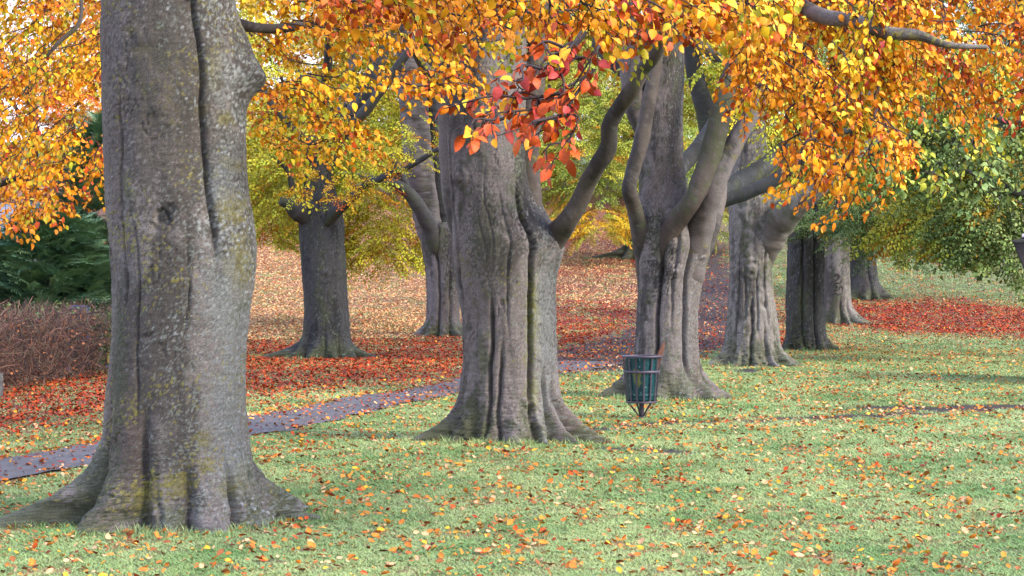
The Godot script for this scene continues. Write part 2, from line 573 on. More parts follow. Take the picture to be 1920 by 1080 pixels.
# leaves that can be told apart one by one become parts, the rest one mass
func hang(parent: Node3D, leaves: Array, twigs: MB, singles: int) -> void:
	if twigs.v.size():
		for k in twigs.v.size():
			twigs.v[k] -= parent.position
		twigs.smooth()
		part("twigs", twigs.mesh(M.bark), parent, null, true)
	var order := []
	for k in leaves.size():
		var p: Vector3 = leaves[k][0].origin
		var dd := -p.z
		var px := 960.0 + F * p.x / dd
		var py := 540.0 - F * (p.y - EYE) / dd
		if px > 5 and px < 1915 and py > 5 and py < 1075 and singles > 0:
			order.append([dd, k])
	order.sort_custom(func(a, b): return a[0] < b[0])
	var single := {}
	for k in mini(singles, order.size()):
		single[order[k][1]] = true
	var bufs := [PackedFloat32Array(), PackedFloat32Array(), PackedFloat32Array(), PackedFloat32Array()]
	for k in leaves.size():
		var t: Transform3D = leaves[k][0]
		if single.has(k):
			var o := part("leaf", leaf_meshes[k % 4], parent, leaf_material(leaves[k][1]))
			o.transform = Transform3D(t.basis, t.origin - parent.position)
		else:
			put(bufs[k % 4], t.basis, t.origin - parent.position, leaves[k][1])
	for k in 4:
		copies("foliage", leaf_meshes[k], bufs[k], parent)


var leaf_mats := {}
func leaf_material(c: Color) -> StandardMaterial3D:
	# a limited set of colours, so that single leaves share materials
	var k := "%d_%d" % [int(c.r * 8.0), int(sqrt(c.g) * 12.0)]
	if not leaf_mats.has(k):
		var m: StandardMaterial3D = M.leaf.duplicate()
		m.albedo_color = c.linear_to_srgb()
		leaf_mats[k] = m
	return leaf_mats[k]


# masses of leafy branchlets: [centre, radii, count, palette, size, lean]
func crown(parent: Node3D, masses: Array, variant: int, called := "crown") -> void:
	var buf := PackedFloat32Array()
	for m in masses:
		var c: Vector3 = m[0]
		var r: Vector3 = m[1]
		var which: String = m[3]
		var size: float = m[4]
		var made := 0
		var tries := 0
		while made < m[2] and tries < m[2] * 6:
			tries += 1
			var q := Vector3(rng.randf_range(-1, 1), rng.randf_range(-1, 1), rng.randf_range(-1, 1))
			if q.length_squared() > 1.0:
				continue
			var p := c + q * r
			var cl := nB.get_noise_3dv(p * 0.10 / maxf(size, 0.4))
			if cl < rng.randf_range(-0.35, 0.1):
				continue
			made += 1
			var out := Vector3(q.x * r.x, 0.0, q.z * r.z)
			out = out.normalized() if out.length() > 0.01 else Vector3.RIGHT
			out = (out + Vector3(rng.randf_range(-0.8, 0.8), rng.randf_range(-0.75, 0.2), rng.randf_range(-0.8, 0.8))).normalized()
			var zz := out.cross(Vector3(rng.randf_range(-0.5, 0.5), 1, rng.randf_range(-0.5, 0.5))).normalized()
			var s := size * rng.randf_range(0.7, 1.25)
			put(buf, Basis(out * s, zz.cross(out) * s, zz * s), p - parent.position, pal(which, 0.7 * nB.get_noise_3dv(p * 0.06)))
	copies(called, spray_meshes[variant], buf, parent)


# ------------------------------------------------------------------ materials
func grain(freq: float, sd: int, lo: float, hi: float, size := 512, tint := Color(1, 1, 1)) -> NoiseTexture2D:
	var t := NoiseTexture2D.new()
	t.width = size
	t.height = size
	t.seamless = true
	t.noise = noise(sd, freq, 5)
	var g := Gradient.new()
	g.offsets = PackedFloat32Array([0.15, 0.85])
	g.colors = PackedColorArray([Color(lo, lo, lo) * tint, Color(hi, hi, hi)])
	t.color_ramp = g
	return t


func bump(freq: float, sd: int, size := 512) -> NoiseTexture2D:
	var t := NoiseTexture2D.new()
	t.width = size
	t.height = size
	t.seamless = true
	t.noise = noise(sd, freq, 5)
	return t


func solid(c: Color, rough: float, metal := 0.0) -> StandardMaterial3D:
	var m := StandardMaterial3D.new()
	m.albedo_color = c.linear_to_srgb()
	m.roughness = rough
	m.metallic = metal
	return m


func materials() -> void:
	var b := StandardMaterial3D.new()
	b.vertex_color_use_as_albedo = true
	b.roughness = 0.82
	b.albedo_texture = grain(0.02, 11, 0.4, 1.0, 1024)
	(b.albedo_texture as NoiseTexture2D).noise.fractal_type = FastNoiseLite.FRACTAL_RIDGED
	b.uv1_triplanar = true
	b.uv1_world_triplanar = true
	b.uv1_scale = Vector3(2.0, 5.0, 2.0)
	b.heightmap_enabled = true
	b.heightmap_texture = bump(0.022, 21, 1024)
	(b.heightmap_texture as NoiseTexture2D).noise.fractal_type = FastNoiseLite.FRACTAL_RIDGED
	b.heightmap_scale = 0.5
	M.bark = b
	var l := StandardMaterial3D.new()
	l.vertex_color_use_as_albedo = true
	l.roughness = 0.5
	l.metallic_specular = 0.32
	l.backlight = Color(0.95, 0.95, 0.95)
	l.cull_mode = BaseMaterial3D.CULL_DISABLED
	M.leaf = l
	var sp: StandardMaterial3D = l.duplicate()
	sp.roughness = 0.6
	M.spray = sp
	var fallen: StandardMaterial3D = l.duplicate()
	fallen.roughness = 0.6
	fallen.metallic_specular = 0.22
	fallen.backlight = Color(0.25, 0.25, 0.25)
	M.fallen = fallen
	var gr := StandardMaterial3D.new()
	gr.vertex_color_use_as_albedo = true
	gr.roughness = 0.7
	gr.backlight = Color(0.5, 0.5, 0.5)
	gr.cull_mode = BaseMaterial3D.CULL_DISABLED
	M.grass = gr
	var so := StandardMaterial3D.new()
	so.vertex_color_use_as_albedo = true
	so.roughness = 0.92
	so.albedo_texture = grain(0.06, 31, 0.45, 1.0, 1024)
	so.uv1_triplanar = true
	so.uv1_world_triplanar = true
	so.uv1_scale = Vector3(0.8, 0.8, 0.8)
	so.heightmap_enabled = true
	so.heightmap_texture = bump(0.08, 32, 1024)
	so.heightmap_scale = 2.0
	M.ground = so
	var pa: StandardMaterial3D = so.duplicate()
	pa.roughness = 0.6
	pa.albedo_texture = grain(0.16, 33, 0.55, 1.0, 1024)
	pa.heightmap_texture = bump(0.2, 34, 1024)
	pa.heightmap_scale = 0.8
	M.path = pa


# ------------------------------------------------------------------ the scene
func _ready() -> void:
	rng = RandomNumberGenerator.new()
	rng.seed = 7
	nA = noise(1, 0.8, 3)
	nB = noise(2, 5.0, 3)
	nC = noise(3, 38.0, 2)
	nD = noise(4, 17.0, 2)
	nE = noise(5, 0.12, 2)
	nF = noise(6, 24.0, 1)
	nF.noise_type = FastNoiseLite.TYPE_CELLULAR
	nF.cellular_return_type = FastNoiseLite.RETURN_DISTANCE

	var cam := Camera3D.new()
	cam.name = "camera"
	cam.position = Vector3(0, EYE, 0)
	cam.fov = rad_to_deg(2.0 * atan(540.0 / F))
	cam.near = 0.1
	cam.far = 900.0
	add_child(cam)
	cam.current = true

	var env := Environment.new()
	env.background_mode = Environment.BG_SKY
	var sky := Sky.new()
	var sm := ProceduralSkyMaterial.new()
	sm.sky_top_color = Color(0.74, 0.81, 1.0)
	sm.sky_horizon_color = Color(0.94, 0.95, 0.97)
	sm.sky_curve = 0.2
	sm.ground_bottom_color = Color(0.25, 0.25, 0.2)
	sm.ground_horizon_color = Color(0.6, 0.6, 0.55)
	sm.sun_angle_max = 1.0
	sm.sky_energy_multiplier = 0.72
	sky.sky_material = sm
	env.sky = sky
	env.tonemap_mode = Environment.TONE_MAPPER_LINEAR
	env.tonemap_exposure = 7.3
	env.sdfgi_enabled = true
	env.ssao_enabled = true
	env.ssil_enabled = true
	var we := WorldEnvironment.new()
	we.name = "world"
	we.environment = env
	add_child(we)

	var sun := DirectionalLight3D.new()
	sun.name = "sun"
	sun.light_energy = 0.34
	sun.light_angular_distance = 20.0
	sun.light_color = Color(1.0, 0.96, 0.9)
	sun.shadow_enabled = true
	add_child(sun)
	sun.look_at_from_position(Vector3(38, 29, 16), Vector3(0, 0, -6))

	materials()
	leaf_meshes = [leaf_mesh(0.3, 0.2, 0.25), leaf_mesh(0.15, 0.42, -0.4), leaf_mesh(0.65, 0.15, 0.4), leaf_mesh(-0.2, 0.6, 0.2)]
	spray_meshes = [spray_mesh(1, 15, 0.085), spray_mesh(2, 17, 0.075), spray_mesh(3, 12, 0.11), spray_mesh(4, 20, 0.06)]
	build_ground()
	print("ground ", Time.get_ticks_msec())
	build_trees()
	print("trees ", Time.get_ticks_msec())
	build_left()
	build_bin()
	build_shelter()
	print("things ", Time.get_ticks_msec())
	scatter_grass()
	scatter_leaves()
	print("scatter ", Time.get_ticks_msec())


func build_ground() -> void:
	var mb := MB.new()
	var rows := []
	var d := -40.0
	while d < 420.0:
		rows.append(d)
		d += 4.0 if d < 4.0 else maxf(0.05, d * 0.0065) if d < 90.0 else 4.0
	var cols := 260
	for r: float in rows:
		var half := 14.0 + maxf(r, 0.0) * (0.36 if r < 90.0 else 0.36 + (r - 90.0) * 0.002)
		for k in cols:
			var u := 2.0 * k / (cols - 1) - 1.0
			var x: float = half * (0.55 * u + 0.45 * u * u * u)
			var z: float = -r
			var c := lin(0.15, 0.205, 0.07)
			if r > 6.0 and r < 120.0:
				var cv := cover(x, r)
				var n := nB.get_noise_2d(x * 0.7, z * 0.7)
				c = c.lerp(lin(0.18, 0.21, 0.09), clampf(0.5 + n, 0, 1))
				c = c.lerp(lin(0.28, 0.04, 0.022).lerp(lin(0.62, 0.30, 0.14), 1.0 - cv.y), clampf(cv.x * 1.1 + 0.25 * n, 0.0, 0.95))
				c = c.lerp(lin(0.045, 0.034, 0.032), clampf(cv.z * 1.2, 0.0, 0.95))
			mb.vert(Vector3(x, gy(x, z) if r > 4.0 else 0.0, z), c)
	for r in rows.size() - 1:
		for k in cols - 1:
			var a := r * cols + k
			mb.tri(a, a + cols, a + 1)
			mb.tri(a + 1, a + cols, a + cols + 1)
	mb.smooth()
	structure("ground", mb.mesh(M.ground))
	# the path
	var pb := MB.new()
	var across := 21
	var count := 0
	d = 7.0
	while d < 36.5:
		var x0 := path_x(d)
		# soften the corners of the measured line
		x0 = (path_x(d - 1.2) + path_x(d - 0.6) + x0 + path_x(d + 0.6) + path_x(d + 1.2)) / 5.0
		var tang := Vector2(path_x(d + 1.0) - path_x(d - 1.0), -2.0).normalized()
		var nrm := Vector2(-tang.y, tang.x)
		for k in across:
			var u := 2.0 * k / (across - 1) - 1.0
			var hw := path_half(d)
			if absf(u) > 0.9:
				hw += 0.2 * nB.get_noise_2d(d * 0.25 + u * 40.0, u * 3.0) + 0.05 * nC.get_noise_2d(d * 0.1, u)
			var p := Vector2(x0, -d) + nrm * hw * u
			var n := nB.get_noise_2d(p.x * 0.4, p.y * 0.4)
			pb.vert(Vector3(p.x, gy(p.x, p.y) + 0.018, p.y), lin(0.15, 0.137, 0.145).lerp(lin(0.082, 0.07, 0.072), clampf(0.4 + n * 1.2 + 0.5 * nD.get_noise_2d(p.x, p.y), 0.0, 1.0)))
		count += 1
		d += 0.12 if d < 40.0 else 0.4
	for r in count - 1:
		for k in across - 1:
			var a := r * across + k
			pb.tri(a, a + across, a + 1)
			pb.tri(a + 1, a + across, a + across + 1)
	pb.smooth()
	structure("path", pb.mesh(M.path))


func style(base: Color, dark: Color, warm: Color, green: float, foot: float, lichen: float, yellow: float) -> Dictionary:
	return {"base": base, "dark": dark, "warm": warm, "green": green, "foot": foot, "lichen": lichen, "yellow": yellow, "weather": Vector3(0.9, 0.0, 0.35)}


func upper(t: Node3D, x: float, z: float, y: float, r: float, st: Dictionary, n: int, reach := 3.5) -> void:
	# the scaffold limbs above the picture that carry the crown
	for k in n:
		var w := TAU * (k + rng.randf_range(-0.25, 0.25)) / n
		var o := Vector3(x, y - rng.randf_range(0.2, 1.2), z) - t.position
		var dir := Vector3(cos(w), rng.randf_range(0.7, 1.3), sin(w))
		limb_w(t, [[o, r * 0.55], [o + dir * reach * 0.35, r * 0.42], [o + dir * reach * 0.75 + Vector3(0, 0.4, 0), r * 0.28], [o + dir * reach * 1.25 + Vector3(0, 0.2, 0), r * 0.08]], st, 8, "upper_limb")


func build_trees() -> void:
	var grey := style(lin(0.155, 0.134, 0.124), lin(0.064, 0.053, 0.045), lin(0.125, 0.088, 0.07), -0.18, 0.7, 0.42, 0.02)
	var grey2 := style(lin(0.165, 0.140, 0.134), lin(0.062, 0.052, 0.047), lin(0.125, 0.09, 0.074), -0.05, 0.65, 0.22, -0.25)
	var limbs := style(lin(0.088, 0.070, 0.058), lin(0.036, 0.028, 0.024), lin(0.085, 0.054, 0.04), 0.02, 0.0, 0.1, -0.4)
	var pale := style(lin(0.20, 0.178, 0.160), lin(0.085, 0.073, 0.065), lin(0.14, 0.11, 0.09), 0.0, 0.65, 0.25, -0.3)
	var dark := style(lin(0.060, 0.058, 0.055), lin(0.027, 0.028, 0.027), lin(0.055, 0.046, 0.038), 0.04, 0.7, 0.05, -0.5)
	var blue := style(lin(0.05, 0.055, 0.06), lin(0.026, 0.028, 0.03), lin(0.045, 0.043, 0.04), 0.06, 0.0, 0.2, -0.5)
	grey.dots = 0.55
	grey2.dots = 0.2
	var row := "beeches of the avenue"
	var moss := lin(0.20, 0.20, 0.022)
	var black := lin(0.014, 0.013, 0.014)
	var algae := lin(0.055, 0.062, 0.026)
	var lime := lin(0.19, 0.165, 0.022)
	var chalk := lin(0.22, 0.235, 0.235)
	grey.stains_and_shade = []
	for q in [[430, 390, 0.10, 0.12], [445, 500, 0.07, 0.22], [400, 130, 0.05, 0.18], [418, 220, 0.05, 0.05], [380, 205, 0.04, 0.04], [436, 310, 0.05, 0.05], [250, 60, 0.05, 0.03], [270, 100, 0.06, 0.04], [385, 820, 0.05, 0.06], [440, 910, 0.09, 0.07], [340, 905, 0.10, 0.09], [270, 930, 0.12, 0.09], [300, 915, 0.07, 0.06], [395, 870, 0.05, 0.05], [455, 880, 0.05, 0.09], [420, 300, 0.03, 0.04]]:
		grey.stains_and_shade.append([at(q[0], q[1], 11.25), Vector3(q[2] * 1.2, q[3] * 1.2, 0.35), lime, 0.6])
	for q in [[420, 560, 0.12, 0.35], [430, 760, 0.12, 0.4], [440, 650, 0.10, 0.4], [445, 860, 0.10, 0.25], [408, 150, 0.07, 0.22], [415, 330, 0.09, 0.25]]:
		grey.stains_and_shade.append([at(q[0], q[1], 11.25), Vector3(q[2] * 1.25, q[3], 0.4), chalk, 0.5])
	for q in [[180, 900, 0.2, 0.25], [200, 960, 0.3, 0.2], [90, 970, 0.4, 0.15], [225, 700, 0.07, 0.6]]:
		grey.stains_and_shade.append([at(q[0], q[1], 11.3), Vector3(q[2], q[3], 0.5), algae, 0.8])
	grey.stains_and_shade.append([at(300, 170, 11.2), Vector3(0.36, 0.95, 0.5), lin(0.066, 0.054, 0.042), 0.75])  # olive-brown film, with canopy shade on the upper trunk painted into its colour
	grey.stains_and_shade.append([at(316, 400, 11.18), Vector3(0.05, 0.10, 0.2), black, 0.9])
	grey2.stains_and_shade = [[at(1000, 600, 17.35), Vector3(0.075, 0.55, 0.3), moss, 0.85], [at(1002, 730, 17.3), Vector3(0.09, 0.22, 0.3), moss, 0.7], [at(1018, 415, 17.45), Vector3(0.24, 0.34, 0.7), black, 0.9], [at(985, 330, 17.45), Vector3(0.10, 0.5, 0.6), black, 0.8], [at(905, 440, 17.2), Vector3(0.22, 0.5, 0.3), algae, 0.7], [at(870, 815, 17.3), Vector3(0.28, 0.14, 0.5), algae, 0.9], [at(1022, 640, 17.4), Vector3(0.15, 1.0, 0.5), chalk, 0.6],
		[at(1240, 480, 24.55), Vector3(0.2, 0.5, 0.6), black, 0.8], [at(1208, 420, 24.55), Vector3(0.16, 0.35, 0.6), black, 0.7], [at(1235, 440, 24.5), Vector3(0.2, 0.4, 0.3), algae, 0.6], [at(1290, 640, 24.5), Vector3(0.12, 0.6, 0.4), chalk, 0.4], [at(850, 470, 51.5), Vector3(0.25, 1.2, 0.6), lin(0.02, 0.022, 0.028), 0.85], [at(800, 400, 51.5), Vector3(0.2, 0.8, 0.5), black, 0.6]]

	# ---- 1: the big trunk at left
	var t := thing("beech_tree", "massive grey beech trunk nearest the camera, with bulging burl and yellow lichen", "tree", ground_at(338, 11.6), row)
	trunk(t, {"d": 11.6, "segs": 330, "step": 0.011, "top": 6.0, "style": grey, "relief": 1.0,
		"prof": [[1080, 190, 505], [985, 185, 500], [930, 190, 486], [880, 196, 477], [830, 195, 468], [760, 200, 460], [680, 207, 461], [600, 214, 466], [520, 216, 472], [460, 212, 474], [400, 206, 468], [330, 202, 460], [250, 198, 455], [180, 196, 455], [100, 195, 448], [40, 194, 438], [-40, 192, 430], [-200, 195, 425]],
		"lobes": [[20, 0.5, 0.05, 1.6, 6.0], [120, 0.6, 0.04, 0.4, 6.0]],
		"roots": [[172, 0.30, 0.80, 0.70], [128, 0.34, 0.36, 0.62], [88, 0.22, 0.20, 0.5], [62, 0.26, 0.24, 0.55], [28, 0.2, 0.14, 0.5], [-4, 0.10, 0.52, 0.32], [10, 0.18, 0.10, 0.4], [-40, 0.3, 0.5, 0.7], [-100, 0.3, 0.5, 0.7], [-150, 0.3, 0.5, 0.7]],
		"grooves": [[52, 62, 1.95, 5.0, 0.05, 0.03], [53, 63, 1.95, 5.0, 0.02, 0.09], [106, 104, 0.0, 0.75, 0.075, 0.07], [75, 72, -0.1, 0.45, 0.085, 0.05], [45, 42, -0.1, 0.4, 0.08, 0.045], [60, 60, -0.1, 0.25, 0.05, 0.035], [92, 94, -0.1, 0.3, 0.05, 0.035], [30, 30, -0.1, 0.3, 0.05, 0.03], [150, 146, 0.0, 0.8, 0.06, 0.10], [112, 118, 0.9, 2.1, 0.025, 0.016], [128, 124, 1.6, 2.9, 0.03, 0.016], [76, 74, 1.45, 1.95, 0.025, 0.014], [16, 20, 0.2, 1.6, 0.02, 0.12]],
		"knots": [[2, 3.06, 0.115, 0.14, 0.0], [0, 2.98, 0.04, 0.09, 0.0], [0, 3.28, 0.05, 0.14, 0.0], [93, 2.06, -0.035, 0.06, 0.012], [85, 2.12, -0.02, 0.03, 0.0], [99, 2.0, -0.02, 0.025, 0.0], [90, 2.78, 0.012, 0.12, 0.004], [100, 3.25, 0.01, 0.15, 0.004], [15, 1.75, 0.03, 0.3, 0.0], [60, 3.0, -0.012, 0.04, 0.005], [14, 0.33, -0.03, 0.04, 0.01]]})
	upper(t, -2.4, -11.6, 6.0, 0.42, grey2, 5)
	limb(t, [[400, 20, 11.9, 40], [450, 46, 12.2, 22], [520, 54, 12.6, 18], [590, 44, 13.0, 16], [680, 48, 13.4, 11], [760, 30, 13.8, 6]], limbs, 10)
	var lv := []
	var tw := MB.new()
	# its low boughs over the path, seen between the first and the middle trunk
	for k in 66:
		var px := rng.randf_range(440, 850)
		var py := rng.randf_range(-60, 235) - maxf(0.0, (px - 700.0)) * 0.45
		var d := rng.randf_range(11.0, 13.6)
		if rng.randf() < 0.35:
			px = rng.randf_range(450, 690); py = rng.randf_range(150, 290); d = rng.randf_range(12, 14)
		if px < 540:
			d = rng.randf_range(12.6, 14.0)
		var a := at(px, py, d)
		bough(lv, tw, a, a + Vector3(rng.randf_range(-0.3, 0.75), rng.randf_range(-0.22, 0.1), rng.randf_range(-0.3, 0.4)), 0.1, "orange" if rng.randf() < (0.72 if py < 150 else 0.45) else "yellow", 0.05, 0.3, 1.8)
	# boughs that reach forward over the lawn: the nearest leaves of the picture
	for q in [[560, -40, 6.6, 300, 90], [640, -60, 7.0, 260, 70], [760, -50, 6.6, 220, 60], [860, -40, 6.2, 200, 70], [960, -50, 6.2, 180, 90], [1040, -30, 5.9, 120, 110], [1110, -40, 6.0, 150, 60], [1190, -50, 6.4, 170, 60], [1270, -30, 6.5, 160, 60], [1340, -40, 6.8, 120, 70], [700, 10, 7.2, 180, 40], [830, 20, 6.8, 140, 30], [930, 10, 6.4, 160, 30], [1030, 30, 6.0, 130, 40], [1120, 20, 6.3, 120, 30], [1210, 20, 6.6, 130, 30], [1290, 30, 6.9, 110, 20]]:
		var a := at(q[0], q[1], q[2])
		var b := at(q[0] + q[3] * rng.randf_range(0.6, 1.1), q[1] + q[4], q[2] + rng.randf_range(-0.5, 0.4))
		bough(lv, tw, a, b, 0.05, ["orange", "orange", "orange", "red"][rng.randi() % 4], 0.041, 0.17, 2.8)
		bough(lv, tw, a + Vector3(0.1, 0.03, 0.35), b + Vector3(rng.randf_range(-0.1, 0.1), -0.03, 0.3), 0.05, "orange" if rng.randf() < 0.75 else "yellow", 0.041, 0.17, 2.2)
	for q in [[1090, 60, 990, 150], [1080, 90, 960, 165], [1110, 130, 990, 215], [1050, 175, 840, 192], [1010, 190, 900, 235], [1085, 200, 985, 260], [1060, 215, 945, 245], [1100, 150, 1040, 300], [1070, 245, 1020, 300], [1015, 130, 935, 145], [960, 215, 870, 225], [1030, 160, 950, 200], [1090, 110, 1010, 190], [1120, 90, 1060, 190], [1100, 60, 1080, 170], [1060, 90, 1000, 120], [930, 205, 880, 250]]:
		var d := rng.randf_range(5.3, 5.9)
		bough(lv, tw, at(q[0], q[1], d), at(q[2], q[3], d - 0.1), 0.03, "red", 0.046, 0.085, 1.9)
	hang(t, lv, tw, 300)
	crown(t, [[Vector3(-2.6, 9.5, -11.5), Vector3(4.2, 2.6, 3.6), 110, "orange", 1.6], [at(640, -140, 12.5), Vector3(1.4, 0.5, 1.2), 50, "orange", 0.8], [at(1000, -220, 6.5), Vector3(0.7, 0.2, 0.6), 16, "orange", 0.55]], 0)
	# the forward limb that carries the near boughs, above the picture
	limb_w(t, [[Vector3(-2.2, 5.2, -11.5) - t.position, 0.14], [Vector3(-1.4, 5.0, -9.6) - t.position, 0.09], [Vector3(-0.5, 3.9, -7.6) - t.position, 0.05], [Vector3(0.2, 3.0, -6.4) - t.position, 0.025], [Vector3(0.7, 2.72, -6.2) - t.position, 0.01]], limbs, 8)

	# ---- 2: the middle tree, several stems grown into one
	t = thing("beech_tree", "broad beech of fused stems in the picture's centre, with a yellow moss streak", "tree", ground_at(950, 17.8), row)
	trunk(t, {"d": 17.8, "segs": 300, "step": 0.016, "top": 4.1, "style": grey2, "relief": 1.25,
		"prof": [[900, 855, 1055], [825, 852, 1056], [790, 858, 1050], [740, 862, 1042], [680, 868, 1038], [600, 866, 1035], [520, 858, 1038], [475, 852, 1046], [448, 850, 1044], [415, 848, 1024], [380, 845, 1012], [340, 842, 1004], [270, 838, 1000], [180, 836, 992], [60, 838, 985]],
		"lobes": [[150, 0.5, 0.04, 0.3, 6.0], [90, 0.5, 0.06, 0.2, 6.0], [8, 0.36, 0.09, 0.0, 2.4]],
		"roots": [[168, 0.24, 0.55, 0.6], [145, 0.2, 0.26, 0.5], [112, 0.16, 0.22, 0.5], [84, 0.2, 0.22, 0.5], [55, 0.14, 0.24, 0.5], [34, 0.13, 0.34, 0.55], [14, 0.15, 0.52, 0.65], [-30, 0.3, 0.4, 0.6], [-90, 0.3, 0.4, 0.6], [-140, 0.3, 0.4, 0.6]],
		"grooves": [[116, 106, -0.1, 1.5, 0.085, 0.04], [100, 97, -0.1, 1.0, 0.07, 0.04], [64, 60, -0.2, 2.6, 0.085, 0.05], [42, 40, -0.2, 0.8, 0.07, 0.05], [25, 26, -0.2, 0.7, 0.06, 0.045], [150, 156, 1.5, 4.3, 0.035, 0.03], [132, 128, 0.7, 1.6, 0.015, 0.018], [112, 116, 1.9, 2.7, 0.018, 0.016], [90, 84, 1.2, 2.6, 0.02, 0.03], [104, 98, 1.9, 2.9, 0.015, 0.02]],
		"knots": [[62, 0.42, 0.05, 0.06, 0.01], [135, 2.72, 0.04, 0.09, 0.012], [120, 1.1, 0.02, 0.09, 0.006], [86, 2.3, 0.015, 0.2, 0.006], [30, 2.15, 0.06, 0.22, 0.0]]})
	# stems above the join
	limb(t, [[868, 480, 17.8, 40], [856, 380, 17.8, 52], [850, 280, 17.8, 52], [846, 180, 17.8, 54], [842, 80, 17.9, 52], [838, -60, 18.0, 48]], grey2, 22, "stem")
	limb(t, [[925, 420, 17.75, 120], [925, 320, 17.75, 124], [930, 220, 17.75, 118], [930, 120, 17.75, 112], [932, 30, 17.8, 106], [938, -100, 17.9, 96]], grey2, 30, "stem")
	limb(t, [[985, 560, 17.85, 40], [992, 420, 17.72, 54], [988, 290, 17.65, 46], [998, 200, 17.7, 42], [1008, 100, 17.8, 38], [1018, -40, 17.9, 34]], limbs, 18, "stem")
	limb(t, [[985, 600, 17.9, 40], [1010, 500, 17.78, 60], [1042, 442, 17.6, 46], [1064, 414, 17.4, 37], [1084, 384, 17.3, 34], [1100, 346, 17.2, 34], [1122, 308, 17.0, 33], [1141, 276, 16.9, 33], [1143, 236, 16.8, 31], [1160, 204, 16.7, 29], [1186, 166, 16.5, 29], [1208, 128, 16.4, 27], [1234, 92, 16.2, 25], [1260, 20, 16.0, 25], [1300, -120, 15.6, 18]], limbs, 16)
	limb(t, [[900, 190, 17.3, 34], [868, 168, 17.2, 28], [840, 160, 17.1, 24], [815, 145, 17.0, 22], [790, 118, 16.8, 18], [760, 60, 16.5, 14]], limbs, 12)
	upper(t, 0.0, -17.8, 5.2, 0.3, grey2, 4)
	# its limb swept towards the lawn at right, above the big orange spray
	limb(t, [[1290, -120, 12.6, 40], [1420, -40, 11.0, 34], [1530, 26, 9.2, 30], [1600, 38, 8.9, 28], [1660, 62, 8.8, 26], [1720, 66, 8.8, 21], [1775, 84, 8.8, 13], [1850, 88, 8.9, 8]], grey, 12)
	limb_w(t, [[Vector3(0.1, 4.9, -17.6) - t.position, 0.2], [Vector3(0.7, 5.6, -15.2) - t.position, 0.13], [at(1290, -120, 12.6) - t.position, 0.08]], limbs, 10)
	lv = []
	tw = MB.new()
	for k in 62:
		var px := rng.randf_range(1380, 1660)
		var py := rng.randf_range(-40, 250)
		var lo := 60.0 + (px - 1380.0) * 1.1
		if px < 1470:
			py = rng.randf_range(-60, 60 + (px - 1380.0) * 1.2)
		var d := rng.randf_range(8.6, 10.0)
		var a := at(px, py, d)
		bough(lv, tw, a, a + Vector3(rng.randf_range(-0.08, 0.3), rng.randf_range(-0.45, -0.15), rng.randf_range(-0.2, 0.2)), 0.03, "orange" if rng.randf() < 0.75 else "yellow", 0.039, 0.2, 3.2)
	for q in [[1500, 250, 1440, 365], [1530, 260, 1470, 360], [1560, 280, 1500, 385], [1580, 300, 1540, 420], [1600, 280, 1590, 400], [1640, 260, 1640, 390], [1660, 230, 1690, 330], [1630, 220, 1680, 320], [1560, 230, 1540, 340], [1430, 160, 1360, 210], [1450, 130, 1390, 240], [1420, 90, 1370, 190], [1610, 180, 1600, 300], [1650, 160, 1690, 320]]:
		var d := rng.randf_range(8.5, 9.2)
		bough(lv, tw, at(q[0], q[1], d), at(q[2], q[3], d), 0.02, "orange", 0.039, 0.12, 3.0)
	for k in 95:
		var px := rng.randf_range(1500, 1990)
		var py := rng.randf_range(-60, 190 if px > 1760 else 100)
		var d := rng.randf_range(9.2, 11.8)
		var a := at(px, py, d)
		bough(lv, tw, a, a + Vector3(rng.randf_range(-0.35, 0.35), rng.randf_range(-0.3, 0.05), rng.randf_range(-0.25, 0.25)), 0.05, ["orange", "orange", "orange", "red"][rng.randi() % 4], 0.041, 0.26, 2.7)
	for k in 44:      # greener leaves of the same boughs, further back
		var px := rng.randf_range(1640, 1860)
		var py := rng.randf_range(100, 330)
		var d := rng.randf_range(12.5, 15.0)
		var a := at(px, py, d)
		bough(lv, tw, a, a + Vector3(rng.randf_range(-0.3, 0.4), rng.randf_range(-0.35, 0.0), rng.randf_range(-0.25, 0.25)), 0.05, "golive" if rng.randf() < 0.45 else "green", 0.058, 0.26, 1.2)
	hang(t, lv, tw, 300)
	crown(t, [[Vector3(0.2, 9.8, -17.2), Vector3(4.2, 2.8, 3.6), 110, "orange", 1.6], [at(1600, -170, 10.5), Vector3(1.3, 0.35, 1.1), 40, "orange", 0.8], [at(1240, -60, 14.5), Vector3(1.5, 0.5, 1.0), 40, "yellow", 0.8]], 0)

	# ---- 3: the many-stemmed tree behind the bin
	t = thing("beech_tree", "many-stemmed beech with curving limbs directly behind the green litter bin", "tree", ground_at(1248, 25.0), row)
